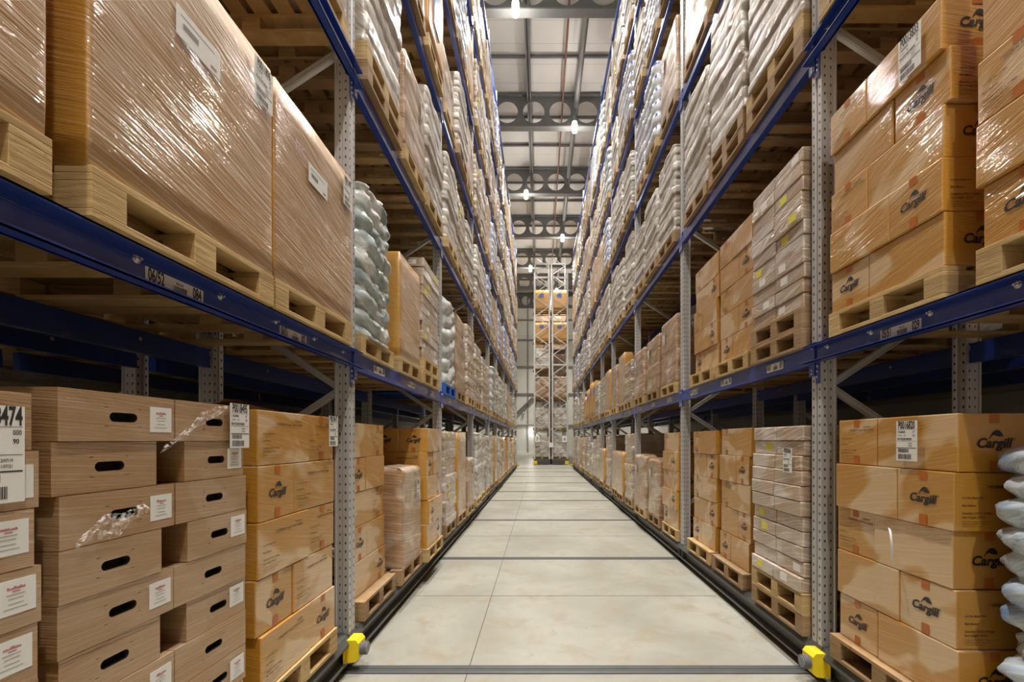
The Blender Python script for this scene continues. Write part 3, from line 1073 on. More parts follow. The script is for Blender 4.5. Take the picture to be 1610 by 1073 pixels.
# prototypes for the repeated wrapped loads: kind -> (builder, nominal W, D, H)
def B(kind, root, near, seed):
    r = random.Random(seed * 13 + 5)
    if kind == 'filmc':
        b_wrap(root, near, 'wrapped_cartons', .74, 1.16, 1.3, 11, .010, .007, seed, 'white_film', 4, 4, rad=.018, jit=.014, twist=.05, per=8, nscale=6, sharp=7)
    elif kind == 'flatc':
        lay, h = 11, .12
        for k in range(lay):
            ox, oy = r.uniform(-.016, .014), r.uniform(-.014, .014)
            ny, nx = (2, 3)
            for i in range(nx):
                for j in range(ny):
                    cx, cy = 1.16 / nx, .74 / ny
                    c = put('carton', carton_mesh(cx - .004, cy - .004, h - .003, 'white_film', .009), root,
                            (-.58 + cx * (i + .5) + ox + r.uniform(-.004, .004), -.37 + cy * (j + .5) + oy, h * (k + .5)), r.uniform(-.018, .018))
                    nr = (j == ny - 1) == (near > 0)
                    if nr and i == nx - 1 and r.random() < .6:
                        bb, mt = card((.06, near * (cy / 2 - .001), .0), (0, near, 0), (-near, 0, 0), .09, .055, '4GB', k, 'small')
                        bb.obj('sticker', mt, c, recalc=False)
                    if i == nx - 1 and r.random() < .32:
                        yb = MB()
                        y0 = r.uniform(-.1, .1)
                        yb.box(cx / 2 - .004, cx / 2 - .0005, y0 - .045, y0 + .045, -.03, .035)
                        yl = r.random() < .6
                        yb.obj('yellow_sticker' if yl else 'paper_sticker', 'ytag' if yl else 'white', c)
    elif kind == 'silver':
        b_wrap(root, near, 'wrapped_sacks', .82, 1.18, 1.4, [9, 10, 11][seed % 3], .011, .011, seed, 'silver', rad=.04, jit=.014, twist=.5, per=8, nscale=3.6, top=.04, sharp=5)
    elif kind == 'clear':
        b_wrap(root, near, 'wrapped_sacks', .8, 1.18, 1.35, 6, .04, .03, seed, 'clear', rad=.08, jit=.01, twist=1.2, per=8, nscale=3.5, top=.04)
    elif kind == 'bluebag':
        b_wrap(root, near, 'wrapped_bags', .78, 1.1, 1.3, 11, .04, .034, seed, 'bluebag', rad=.1, jit=.022, twist=.2, per=8, nscale=10, top=.05)
    elif kind == 'teal':
        b_wrap(root, near, 'wrapped_bags', .72, 1.1, 1.18, 8, .030, .03, seed, 'tealbag', rad=.12, jit=.012, twist=.8, per=9, nscale=9, top=.05)
    elif kind == 'brown':
        b_wrap(root, near, 'wrapped_box', .76, 1.16, 1.0, 4, .008, .009, seed, 'brown', rad=.02, jit=.007, twist=.05, per=8, nscale=3.5, top=.03, sharp=8)
        bb, mt = card((.595, -near * .2, .74), (1, 0, 0), (0, 1, 0), .13, .2, 'P0017724', 4)
        bb.obj('pallet_label', mt, root, recalc=False)
    elif kind == 'bottle':
        b_wrap(root, near, 'bottle_packs', .8, 1.18, 1.41, 6, .03, .012, seed, 'bottle', rad=.06, jit=.006, twist=0, per=7, nscale=6, ripple=30, rip_a=.02)
    elif kind == 'tallbox':
        b_wrap(root, near, 'carton', .74, 1.16, 1.0, 1, 0, .006, seed, 'tall', rad=.02, jit=0, per=10, nscale=2.5, top=.01)
    elif kind == 'plainbox':
        b_wrap(root, near, 'carton', .78, 1.16, 1.0, 1, 0, .004, seed, 'ochre_plain', rad=.012, jit=0, per=6, nscale=2.5, top=.006)
        b = MB()
        b.box(.575, .588, -.13, .09, .66, .84)
        b.obj('blue_sticker', 'bluetag', root)
    elif kind == 'display':
        b_wrap(root, near, 'carton', .78, 1.16, 1.1, 1, 0, .003, seed, 'ochre_plain', rad=.01, jit=0, per=6, nscale=2.5, top=.006)
        b = MB()
        b.box(.575, .588, -.12, .16, .35, 1.0)
        b.obj('blue_panel', 'bluetag', root)
    elif kind == 'logo':
        b_logo(root, near, .8, 1.0, 5, .27, seed, 1)
    elif kind == 'logo2':
        b_logo(root, near, .8, 1.0, 5, .27, seed, 2)

NOM = {'flatc': (.74, 1.16, 1.32), 'filmc': (.74, 1.16, 1.3), 'silver': (.82, 1.18, 1.4), 'clear': (.8, 1.18, 1.35), 'bluebag': (.78, 1.1, 1.3), 'teal': (.72, 1.1, 1.18), 'brown': (.76, 1.16, 1.0),
       'bottle': (.8, 1.18, 1.41), 'tallbox': (.74, 1.16, 1.0), 'plainbox': (.78, 1.16, 1.0), 'display': (.78, 1.16, 1.1), 'logo': (.8, 1.0, 1.35), 'logo2': (.8, 1.0, 1.35)}
DESC = {'flatc': ('wrapped_carton_stack', 'cloudy film-wrapped stack of flat cartons', 'film-wrapped flat carton stacks'),
        'filmc': ('wrapped_carton_stack', 'cloudy film-wrapped stack of flat cartons', 'film-wrapped flat carton stacks'),
        'silver': ('sack_stack', 'silvery film-wrapped sack stack', 'silvery film-wrapped sack stacks'),
        'clear': ('sack_stack', 'pale grey-green film-wrapped stack', 'pale film-wrapped stacks'),
        'bluebag': ('bag_stack', 'lumpy stack of blue bags', 'stacks of blue bags'),
        'teal': ('bag_stack', 'blue-green bags under twisted clear film', 'stacks of blue bags'),
        'brown': ('wrapped_box', 'brown box dulled by clear film', 'brown film-wrapped boxes'),
        'bottle': ('bottle_stack', 'blue and white bottle packs', 'stacks of bottle packs'),
        'tallbox': ('tall_carton', 'tall ochre film-wrapped carton', 'tall ochre cartons'),
        'plainbox': ('tall_carton', 'bare ochre box with blue sticker', 'tall ochre cartons'),
        'display': ('tall_carton', 'yellow-brown box with blue panel', 'tall ochre cartons'),
        'logo': ('carton_stack', 'ochre carton stack', 'ochre carton stacks'),
        'logo2': ('carton_stack', 'ochre carton stack', 'ochre carton stacks')}
LEVN = ['ground row', 'first shelf', 'second shelf', 'third shelf', 'fourth shelf', 'top shelf']
BAYN = ['nearest bay', 'second bay', 'third bay', 'fourth bay', 'narrow fifth bay', 'sixth bay', 'seventh bay', 'eighth bay', 'farthest bay']
SLOT3, SLOT2 = ['near place', 'middle place', 'far place'], ['near place', 'far place']
RACKN = {'L': 'left rack', 'R': 'right rack'}
PROTO = {}
def place_load(kind, side, seed, loc, scl, label, name, cat, group):
    near = -1 if side == 'L' else 1
    k = (kind, near, seed)
    if k not in PROTO:
        root = thing(name, label, cat, group=group)
        B(kind, root, near, seed)
        PROTO[k] = root
    else:
        root = copy_tree(PROTO[k])
        root['label'] = label
    root.location = loc
    root.rotation_euler = (0, 0, 0 if side == 'L' else PI)
    root.scale = scl
    return root

CATS = {'carton_stack': 'box stack', 'wrapped_carton_stack': 'box stack', 'sack_stack': 'sacks', 'bag_stack': 'bags', 'wrapped_box': 'box', 'bottle_stack': 'bottles', 'tall_carton': 'box'}
rl = random.Random(21)
STAT = {'load': 0}

# known loads seen in the photograph: (side, level, bay) -> list of (kind, y0, y1, front |x| or None, top z, options)
KN = {}
KN['L', 0, 0] = [('tray', .40, 1.13, 1.30, 1.72, dict(label=('P0018474', .268, .155, .125, .235), seed=3, d='brown tray cartons with a big white pallet label at the left edge')),
                 ('tray', 1.19, 1.95, 1.31, 1.745, dict(label=('P0018495', .325, .085, .12, .19), seed=4, d='tall stack of brown hand-hole cartons in torn clear film')),
                 ('logoh', 2.06, 2.82, 1.32, 1.745, dict(label=('P0018417', .325, .09, .115, .19), seed=5, ftext=True, d='ochre carton stack with loose lid flap beside the left yellow sensor'))]
KN['L', 0, 1] = [('logoh', 3.27, 3.95, 1.40, 1.73, dict(seed=6, d='ochre film-wrapped carton stack just behind the nearest left post')),
                 ('brown', 4.08, 4.72, 1.285, 1.33, dict(seed=2, d='low brown box in clear film between two ochre stacks on the left')),
                 ('logoh', 4.86, 5.5, 1.235, 1.73, dict(seed=7, d='ochre logo carton stack standing taller behind the low brown box'))]
KN['L', 0, 2] = [('filmc', 6.02, 6.75, None, 1.72, {}), ('tallbox', 6.9, 7.62, None, 1.72, {}), ('brown', 7.75, 8.5, None, 1.27, {})]
KN['L', 0, 3] = [('silver', 8.85, 9.6, None, 1.75, {}), ('silver', 9.7, 10.45, None, 1.72, {}), ('silver', 10.6, 11.4, None, 1.7, {})]
KN['L', 0, 4] = [('filmc', 11.65, 12.4, None, 1.7, {}), ('tallbox', 12.6, 13.4, None, 1.72, {})]
KN['L', 0, 5] = [('silver', 13.7, 14.5, None, 1.7, {}), ('brown', 14.6, 15.4, None, 1.3, {}), ('tallbox', 15.5, 16.25, None, 1.7, {})]
KN['L', 1, 0] = [('giant', .40, 1.135, 1.27, 3.34, dict(seed=3, head='P0011897', d='partly seen brown giant carton at the top left edge')),
                 ('giant', 1.235, 2.085, 1.27, 3.345, dict(seed=1, head='P0011896', d='largest brown giant carton in streaky film, left rack first shelf')),
                 ('giant', 2.10, 2.96, 1.27, 3.345, dict(seed=2, head='P0011895', d='brown giant carton in film against the nearest left post'))]
KN['L', 1, 1] = [('teal', 3.25, 3.86, 1.31, 3.55, {}), ('tallbox', 4.1, 4.78, 1.31, 3.37, dict(seed=5)), ('flatc', 4.87, 5.62, 1.30, 3.63, dict(dbl=True))]
KN['L', 1, 2] = [('clear', 6.02, 6.78, None, 3.6, dict(blue=True)), ('brown', 6.88, 7.62, None, 3.62, {}), ('filmc', 7.72, 8.5, None, 3.65, {})]
KN['L', 1, 3] = [('filmc', 8.85, 9.6, None, 3.55, {}), ('filmc', 9.7, 10.5, None, 3.45, {}), ('tallbox', 10.62, 11.35, None, 3.45, {})]
KN['L', 2, 0] = [('silver', .4, 1.2, None, 5.6, {}), ('brown', 1.3, 2.05, None, 5.5, {}), ('brown', 2.15, 2.97, 1.3, 5.5, {})]
KN['L', 2, 1] = [('silver', 3.25, 4.05, 1.28, 5.95, dict(dbl=True)), ('brown', 4.16, 4.9, 1.28, 5.35, {}), ('silver', 4.98, 5.75, 1.28, 5.65, {})]
KN['L', 2, 2] = [('silver', 6.05, 6.8, None, 5.6, {}), ('filmc', 6.9, 7.6, None, 5.55, {}), ('silver', 7.75, 8.5, None, 5.5, {})]
KN['L', 3, 1] = [('silver', 3.3, 4.1, None, 7.5, {}), ('brown', 4.2, 4.9, None, 7.3, {}), ('display', 5.02, 5.78, 1.28, 7.4, {})]
KN['L', 3, 2] = [('brown', 6.05, 6.8, 1.34, 7.1, {}), ('silver', 6.9, 7.65, None, 7.4, {}), ('brown', 7.75, 8.5, None, 7.3, {})]
KN['R', 0, 0] = [None, ('bluebag', 1.06, 1.86, 1.93, 1.58, dict(seed=4, d='lumpy stack of blue bags at the lower right edge')),
                 ('logoh', 1.96, 2.74, 1.845, 1.72, dict(label=('P0016820', .16, .125, .125, .20), seed=8, d='ochre logo carton stack labelled P0016820 at the lower right'))]
KN['R', 0, 1] = [('flatc', 3.02, 3.72, 1.80, 1.70, dict(dbl=True, seed=5, tag='P0000666', d='cloudy film-wrapped flat cartons on doubled pallets, beside the nearest right post')),
                 ('logoh', 3.96, 4.6, 1.88, 1.71, dict(seed=9, d='ochre film-wrapped carton stack next to the cloudy stack, right rack')),
                 ('logoh', 4.72, 5.4, 1.88, 1.70, dict(seed=10, d='ochre film-wrapped carton stack in front of the second right post'))]
KN['R', 0, 2] = [('logo2', 5.85, 6.5, None, 1.70, {}), ('brown', 6.7, 7.35, None, 1.30, {}), ('brown', 7.5, 8.3, None, 1.33, {})]
KN['R', 0, 3] = [('filmc', 8.65, 9.35, None, 1.72, {}), ('tallbox', 9.5, 10.2, None, 1.33, {}), ('tallbox', 10.35, 11.1, None, 1.33, {})]
KN['R', 0, 4] = [('filmc', 11.5, 12.2, None, 1.7, {}), ('tallbox', 12.4, 13.2, None, 1.35, {})]
KN['R', 1, 0] = [None, ('logoh', 1.0, 1.80, 1.80, 3.66, dict(seed=12, d='ochre carton stack cut by the right edge, above the blue bags')),
                 ('logoh', 1.96, 2.72, 1.80, 3.6, dict(label=('P0013833', .22, .13, .13, .21), seed=11, d='ochre logo carton stack labelled P0013833, right rack first shelf'))]
KN['R', 1, 1] = [('flatc', 3.02, 3.74, 1.80, 3.63, dict(dbl=True)), ('logoh', 3.84, 4.55, 1.86, 3.6, dict(seed=13, d='ochre wrapped carton stack, right rack first shelf, second bay, middle place')),
                 ('logoh', 4.63, 5.3, 1.86, 3.6, dict(seed=14, d='ochre wrapped carton stack, right rack first shelf, second bay, far place'))]
KN['R', 1, 2] = [('brown', 5.9, 6.6, None, 3.32, {}), ('brown', 6.75, 7.45, None, 3.25, {}), ('brown', 7.6, 8.35, None, 3.22, {})]
KN['R', 1, 3] = [('filmc', 8.7, 9.4, None, 3.2, {}), ('tallbox', 9.5, 10.2, None, 3.5, {}), ('brown', 10.4, 11.1, None, 3.4, {})]
KN['R', 1, 4] = [('tallbox', 11.5, 12.3, None, 3.45, {}), ('filmc', 12.4, 13.2, None, 3.4, {})]
KN['R', 1, 5] = [('silver', 13.6, 14.3, None, 3.4, {}), ('plainbox', 14.4, 15.2, None, 3.55, {}), ('plainbox', 15.3, 16.05, None, 3.6, {})]
KN['R', 1, 6] = [('plainbox', 16.4, 17.2, None, 3.5, {}), ('plainbox', 17.3, 18.0, None, 3.3, {}), ('silver', 18.2, 18.9, None, 3.4, {})]
KN['R', 2, 1] = [('silver', 3.02, 3.82, 1.80, 6.0, dict(dbl=True)), ('silver', 3.9, 4.68, 1.80, 5.95, dict(dbl=True)), ('silver', 4.76, 5.5, 1.80, 5.7, {})]
KN['R', 2, 2] = [('silver', 5.9, 6.65, None, 5.6, {}), ('silver', 6.75, 7.5, None, 5.5, {}), ('silver', 7.6, 8.35, None, 5.4, {})]
KN['R', 3, 1] = [('silver', 3.05, 3.8, None, 7.5, {}), ('brown', 3.9, 4.65, None, 7.5, {}), ('brown', 4.75, 5.55, None, 7.6, {})]
KN['R', 3, 2] = [('brown', 5.85, 6.6, None, 7.3, {}), ('bottle', 6.75, 7.45, None, 7.45, {}), ('bottle', 7.6, 8.3, None, 7.4, {})]
KN['R', 4, 3] = [('bottle', 8.65, 9.4, None, 9.3, {}), ('silver', 9.5, 10.25, None, 9.4, {}), ('silver', 10.4, 11.1, None, 9.3, {})]
KN['L', 3, 4] = [('bottle', 11.65, 12.45, None, 7.4, {}), ('silver', 12.55, 13.35, None, 7.3, {})]
KN['L', 2, 5] = [('bottle', 13.7, 14.45, None, 5.7, {}), ('brown', 14.55, 15.35, None, 5.4, {}), ('bottle', 15.4, 16.2, None, 5.6, {})]

def default_slots(side, lev, bay):
    y0, y1 = POST[side][bay] + .06, POST[side][bay + 1] - .06
    n = 2 if bay == 4 else 3
    st = (y1 - y0) / n
    out = []
    for i in range(n):
        if lev == 0:
            kd = rl.choices(['silver', 'filmc', 'logo', 'tallbox', 'brown', 'clear'], [4, 4, 2, 2, 2, 1])[0]
        elif lev == 1:
            kd = rl.choices(['silver', 'filmc', 'logo', 'tallbox', 'brown', 'clear', 'bottle'], [6, 3, 1, 1.5, 2.5, 1, .5])[0]
        else:
            kd = rl.choices(['silver', 'filmc', 'brown', 'clear', 'bottle', 'tallbox'], [8, 2, 2.6, 1, 1.1, .8])[0]
        top = {0: rl.uniform(1.45, 1.78)}.get(lev, LV[lev] + rl.uniform(1.2, 1.52))
        hw = rl.uniform(.36, .4)
        c = y0 + st * (i + .5)
        out.append((kd, c - hw, c + hw, None, top, {}))
    return out

def deep(side, xf, d):
    """world x of the centre of something d deep whose aisle face is at |x| = xf"""
    return SGN[side] * (xf + d / 2)

def load_slot(side, lev, bay, si, nsl, item):
    kind, y0, y1, xf, top, op = item
    if xf is None:
        xf = AF[side] - rl.uniform(.02, .07)
    pz = LV[lev]
    npal = 2 if op.get('dbl') else 1
    base = pz + PH * npal
    sg = SGN[side]
    xs = sorted((sg * xf, sg * (xf + 1.2)))
    if not seen(xs[0], xs[1], y0, y1, pz, top):
        return
    wh = '%s %s, %s, %s' % (RACKN[side], LEVN[lev], BAYN[bay], (SLOT2 if nsl == 2 else SLOT3)[si])
    W = y1 - y0
    yc = (y0 + y1) / 2
    H = top - base
    near = -1 if side == 'L' else 1
    rz = 0 if side == 'L' else PI
    STAT['load'] += 1
    # pallets
    pxf = min(xf, AF[side] - .03) - .005
    if side == 'R' and lev == 1 and bay == 0: pxf = 1.79
    big = y0 < 6.0 and lev <= 2 and (lev < 2 or y0 < 4.5)
    px = deep(side, pxf, PD)
    for q in range(npal):
        lb = ('wooden pallet under load, ' if npal == 1 else ('lower of two stacked pallets, ', 'upper of two stacked pallets, ')[q]) + wh
        mat = None
        grp = 'wooden pallets on the racks'
        if op.get('blue'):
            mat, lb, grp = 'bluepal', 'blue painted pallet, ' + wh, None
        if lev == 0 and side == 'L' and bay == 1 and si == 0:
            mat = 'wood_old'
        if (lev, bay) in ((1, 0), (0, 0)):
            mat = 'wood' if not (side == 'R' and lev == 0) else 'wood_old'
        wy = max(.9, min(1.06, (W + .01) / PW))
        if (lev == 5 and bay >= 6) or (lev == 4 and bay >= 7):
            for _, bx in pallet_parts():      # the smallest in view, beyond the nearest 300
                FARP.box(px + bx[0], px + bx[1], yc + bx[2] * wy, yc + bx[3] * wy, pz + bx[4], pz + bx[5])
            continue
        pallet(px, yc, pz + q * PH, lb, mat, big, wy, grp)
    loc = (deep(side, xf, 1.2), yc, base)
    if kind in ('tray', 'giant', 'logoh'):
        names = {'tray': 'carton_stack', 'giant': 'giant_carton', 'logoh': 'carton_stack'}
        D = {'tray': 1.2, 'giant': 1.2, 'logoh': 1.0}[kind]
        loc = (deep(side, xf, D), yc, base)
        root = thing(names[kind], op['d'], 'box' if kind == 'giant' else 'box stack', loc, rz)
        if kind == 'tray':
            b_tray(root, near, W, D, 9, H / 9, op['seed'], op.get('label'))
        elif kind == 'giant':
            b_giant(root, near, W, D, H, op['seed'], op['head'])
        else:
            b_logo(root, near, W, D, 5, H / 5, op['seed'], 2, op.get('label'), 'ochre', op.get('ftext', False))
        return root
    nm, ds, grp = DESC[kind]
    nW, nD, nH = NOM[kind]
    seed = op.get('seed', rl.randint(1, 3))
    loc = (deep(side, xf, nD), yc, base)
    lab = op.get('d') or (ds + ', ' + wh)
    root = place_load(kind, side, seed, loc, (1, W / nW, H / nH), lab, nm, CATS[nm], grp)
    if op.get('tag'):
        bb, mt = card((nD / 2 + .02, near * .22, nH - .28), (1, 0, 0), (0, 1, 0), .12, .2, op['tag'], 5)
        bb.obj('pallet_label', mt, root, recalc=False)
    return root

ROOT = {}
for side in 'LR':
    for lev in range(6):
        for bay in range(9):
            items = KN.get((side, lev, bay)) or default_slots(side, lev, bay)
            for si, it in enumerate(items):
                if it is None:
                    continue
                ROOT[side, lev, bay, si] = load_slot(side, lev, bay, si, len(items), it)

o = FARP.obj('wooden_pallet', 'wood')
tag(o, 'farthest tiny wooden pallets on the two highest shelves of both racks', 'pallet')
o['kind'] = 'stuff'

# back-to-back row behind each rack: only what can be glimpsed past the front row
for side in 'LR':
    sg = SGN[side]
    bx = AF[side] + 1.42
    for lev in (0, 1, 2):
        for bay in range(0, 3 if lev else 8):
            y0, y1 = POST[side][bay] + .06, POST[side][bay + 1] - .06
            n = 2 if bay == 4 else 3
            st = (y1 - y0) / n
            for i in range(n):
                c = y0 + st * (i + .5)
                xs = sorted((sg * bx, sg * (bx + 1.2)))
                if not seen(xs[0], xs[1], c - .4, c + .4, LV[lev], LV[lev] + 1.3):
                    continue
                if lev == 0 and (side, bay, i) not in (('L', 1, 2), ('L', 2, 2), ('R', 1, 0), ('R', 2, 1), ('R', 2, 2), ('R', 3, 1), ('R', 3, 2), ('R', 4, 1)):
                    continue
                if lev == 3 and bay < 1:
                    continue
                wh = '%s rear row %s, %s, %s' % (RACKN[side], LEVN[lev], BAYN[bay], (SLOT2 if n == 2 else SLOT3)[i])
                pallet(sg * (bx + .6), c, LV[lev], 'wooden pallet, ' + wh, None, False, 1.02)
                kd = 'logo' if lev == 0 else rl.choice(['brown', 'filmc', 'silver'])
                nm, ds, grp = DESC[kd]
                nW, nD, nH = NOM[kd]
                place_load(kd, side, 1, (sg * (bx + nD / 2), c, LV[lev] + PH), (1, .78 / nW, (1.38 if lev == 0 else 1.3) / nH), ds + ', ' + wh, nm, CATS[nm], grp)

# the racks parked close behind: their upper loads close off the view and the light
for side in 'LR':
    sg = SGN[side]
    rq = random.Random(3)
    b = MB()
    for d in (2.78, 4.2):
        y = HY0 + .1
        while y < 25:
            for lev in range(1, 6):
                h = rq.uniform(1.2, 1.55)
                b.box(sg * (AF[side] + d), sg * (AF[side] + d + 1.15), y, y + rq.uniform(.84, .9), LV[lev] + PH, LV[lev] + h)
            y += .93
        for lev in range(1, 6):
            b.box(sg * (AF[side] + d), sg * (AF[side] + d + 1.15), HY0 + .1, 25, LV[lev] + .1, LV[lev] + PH)
    o = b.obj('stored_loads', 'brown')
    o['kind'] = 'stuff'
    o['label'] = 'dark pallet loads packed deep behind the %s rack' % ('left' if side == 'L' else 'right')
    o['category'] = 'boxes'

# ------------------------------------------------------------------ the pallet racks
def upright_mesh(h, sg):
    # profile in (depth, y): front lip at depth 0 with a raised middle rib, two side flanges with a waist
    pr = [(0.0, -.05), (0.0, -.012), (0.012, -.008), (0.012, .008), (0.0, .012), (0.0, .05), (.042, .05), (.048, .042), (.084, .042), (.09, .05), (.1, .05), (.1, .036),
          (.1, -.036), (.1, -.05), (.09, -.05), (.084, -.042), (.048, -.042), (.042, -.05)]
    b = MB()
    b.prism([(sg * a, c) for a, c in pr], 2, 0, h)
    return b.mesh('upright', 'steel')

def rack(side):
    sg, af, ys = SGN[side], AF[side], POST[side]
    nm = 'left' if side == 'L' else 'right'
    root = thing('pallet_rack', 'tall blue and grey pallet rack along the %s side of the aisle' % nm, 'rack', (sg * af, ys[0], 0), group=None)
    Y = lambda y: y - ys[0]
    X = lambda d: sg * d
    TOPZ = 12.35
    um = upright_mesh(TOPZ - GZ + .05, sg)
    REARX = DEPTH - .1
    for i, y in enumerate(ys):
        put('upright', um, root, (0, Y(y), GZ - .05))
        put('upright', um, root, (X(REARX), Y(y), GZ - .05))
        if i < 7:
            put('upright', um, root, (X(1.42 + .07), Y(y), GZ - .05))
    # zig-zag braces in each frame
    bm_up, bm_dn = MB(), MB()
    for m, s0, s1 in ((bm_up, 0.0, .6), (bm_dn, 0.0, -.6)):
        p0, p1 = Vector((X(.075), 0, s0)), Vector((X(REARX + .03), 0, s1))
        m.bar(p0, p1, .028, .045)
        m.bar(p0 + Vector((0, -.017, .018)), p1 + Vector((0, -.017, .018)), .01, .008)
        m.bar(p0 + Vector((0, -.017, -.018)), p1 + Vector((0, -.017, -.018)), .01, .008)
    mu, md = bm_up.mesh('brace', 'brace'), bm_dn.mesh('brace', 'brace')
    rest = MB()
    cnt = 0
    for i, y in enumerate(ys):
        if i == 0:
            continue
        k = 0
        z = .76
        while z < 11.8:
            for me in ((mu, md) if z > 1 else (mu,)):
                if cnt < 96 and z < 9 + i and i < 6:
                    put('brace', me, root, (0, Y(y), z))
                    cnt += 1
                else:
                    s1 = .6 if me is mu else -.6
                    rest.bar((X(.075), Y(y), z), (X(REARX + .03), Y(y), z + s1), .028, .045)
            z += 1.2
        # the frame of the rear row, first lattice only
        for zz in (1.36, 1.96):
            if i < 6:
                rest.bar((X(1.56), Y(y), zz), (X(2.44), Y(y), zz + .55 * (1 if zz < 1.5 else -1)), .028, .045)
    ro = rest.obj('brace', 'brace', root)
    ro['kind'] = 'stuff'
    # beams
    def beam_box(b, d0, d1, y0, y1, zt):
        b.box(X(d0), X(d1), y0, y1, zt - BH, zt - .045)
        b.box(X(d0 + .006), X(d1), y0, y1, zt - .045, zt)
    nb = 0
    for lev in range(1, 7):
        zt = LV[lev]
        for bay in range(9):
            y0, y1 = Y(ys[bay]) + .05, Y(ys[bay + 1]) - .05
            xs = sorted((sg * af, sg * (af + .1)))
            if not seen(xs[0], xs[1], ys[bay], ys[bay + 1], zt - BH, zt):
                continue
            b = MB()
            if bay == 0:
                # open channel, flanges towards the aisle
                b.box(X(-.004), X(.006), y0, y1 + .1, zt - .118, zt)
                b.box(X(-.05), X(.05), y0, y1 + .125, zt - .006, zt)
                b.box(X(-.05), X(.012), y0, y1 + .125, zt - .118, zt - .112)
                b.box(X(-.05), X(-.047), y0, y1 + .125, zt - .118, zt - .106)
                b.box(X(-.05), X(-.046), y0, y1 + .125, zt - .012, zt)
                b.box(X(-.008), X(-.003), y0, y1 + .1, zt - .035, zt - .031)
            else:
                beam_box(b, -.012, .045, y0, y1, zt)
            bo = b.obj('beam', 'blue', root)
            # end connectors
            cb = MB()
            for ye, s in ((y0, 1), (y1, -1)):
                if bay == 0 and s == 1:
                    continue
                if bay == 0:
                    cb.box(X(-.006), X(-.001), ye + .012, ye + .05, zt - .26, zt - .1, 0)
                    for q in (.145, .18, .215):
                        cb.cyl((X(-.006), ye + .031, zt - q), (X(-.011), ye + .031, zt - q), .008, 8, 1)
                else:
                    cb.box(X(-.014), X(-.001), ye - s * .048, ye + s * .012, zt - .205, zt + .02, 0)
                    for q in (.02, .165, .19):
                        cb.cyl((X(-.014), ye - s * .024, zt - q), (X(-.019), ye - s * .024, zt - q), .007, 8, 1)
            if cb.v and ys[bay] < 12:
                cb.obj('connector', ['blue', 'bolt'], bo)
            # bolts in the channel
            if bay == 0:
                ysb = [1.45, 1.83, 2.215, 2.59, 2.97] if side == 'L' else [1.69, 2.07, 2.44, 2.81]
                for q in ysb:
                    hb = MB()
                    yq = Y(q)
                    hb.cyl((X(-.004), yq, zt - .035), (X(-.012), yq, zt - .035), .011, 6, 0)
                    hb.cyl((X(-.012), yq, zt - .035), (X(-.024), yq, zt - .035), .005, 8, 0)
                    hb.cyl((X(-.004), yq, zt - .035), (X(-.006), yq, zt - .035), .015, 12, 0)
                    hb.obj('bolt', 'bolt', bo)
            # location labels on the first beam level
            if lev == 1 and bay < 6:
                nrm = (-sg, 0, 0)
                u = (0, 1, 0) if side == 'L' else (0, -1, 0)
                if bay == 0:
                    lab = {'L': [(1.61, '06/52', '084', .255), (2.375, '06/51', '002', .255)], 'R': [(2.246, '05/51', '029', .255)]}[side]
                    for (yc, a, c, wd) in lab:
                        bb, mt = beam_label((X(-.0045), Y(yc), zt - .075), nrm, u, wd, .062, a, c)
                        bb.obj('location_label', mt, bo, recalc=False)
                else:
                    n = 2 if bay == 4 else 3
                    st = (y1 - y0) / n
                    for i in range(n):
                        num = 51 - (bay - 1) * 3 - i
                        yc = y0 + st * (i + .5)
                        bb, mt = beam_label((X(-.0125), yc, zt - .065), nrm, u, .24, .06, ('06/%02d' if side == 'L' else '05/%02d') % max(num, 1), '%03d' % ((i * 37 + bay * 11 + 48) % 97))
                        bb.obj('location_label', mt, bo, recalc=False)
    rest = MB()
    for lev in range(1, 7):
        zt = LV[lev]
        for bay in range(9):
            y0, y1 = Y(ys[bay]) + .05, Y(ys[bay + 1]) - .05
            for d in (REARX + .02, 1.42 + .06, 2.42):
                if d > REARX + .1 and bay > 6:
                    continue
                if lev == 1 and bay < 3 and d < 2:
                    b = MB()
                    beam_box(b, d, d + .05, y0, y1, zt)
                    for q in range(3):
                        yq = y0 + (y1 - y0) * (.2 + .3 * q)
                        b.cyl((X(d), yq, zt - .05), (X(d - .006), yq, zt - .05), .012, 8, 1)
                    b.obj('beam', ['blue', 'bolt'], root)
                else:
                    beam_box(rest, d, d + .05, y0, y1, zt)
    ro = rest.obj('beam', 'blue', root)
    ro['kind'] = 'stuff'
    # mobile base: front sill with a sloped shoulder and a bright lower lip
    yA, yB = Y(ys[0]) - .1, Y(ys[-1]) + .35
    b = MB()
    b.prism([(X(.0), .245), (X(.06), .25), (X(.06), .06), (X(-.02), .06), (X(-.02), .072), (X(.03), .085), (X(.03), .15), (X(-.03), .185), (X(-.03), .20)], 1, yA, yB)
    b.obj('base_sill', 'dark', root)
    b = MB()
    b.box(X(.95), X(1.05), yA, yB, .06, .25)
    b.box(X(1.45), X(1.55), yA, yB, .06, .25)
    b.box(X(2.4), X(2.5), yA, yB, .06, .25)
    b.obj('base_sill', 'dark', root)
    for i, y in enumerate(ys[1:], 1):
        b = MB()
        b.box(X(.0), X(2.5), Y(y) - .06, Y(y) - .04, .05, .23)
        b.box(X(.0), X(2.5), Y(y) + .04, Y(y) + .06, .05, .23)
        b.prism([(X(-.015), .25), (X(.16), .25), (X(.16), .02), (X(.08), .004), (X(.03), .012), (X(-.015), .09)], 1, Y(y) - .075, Y(y) - .06)
        b.prism([(X(-.015), .25), (X(.16), .25), (X(.16), .02), (X(.08), .004), (X(.03), .012), (X(-.015), .09)], 1, Y(y) + .06, Y(y) + .075)
        b.cyl((X(.08), Y(y) - .035, .08), (X(.08), Y(y) + .035, .08), .075, 20)
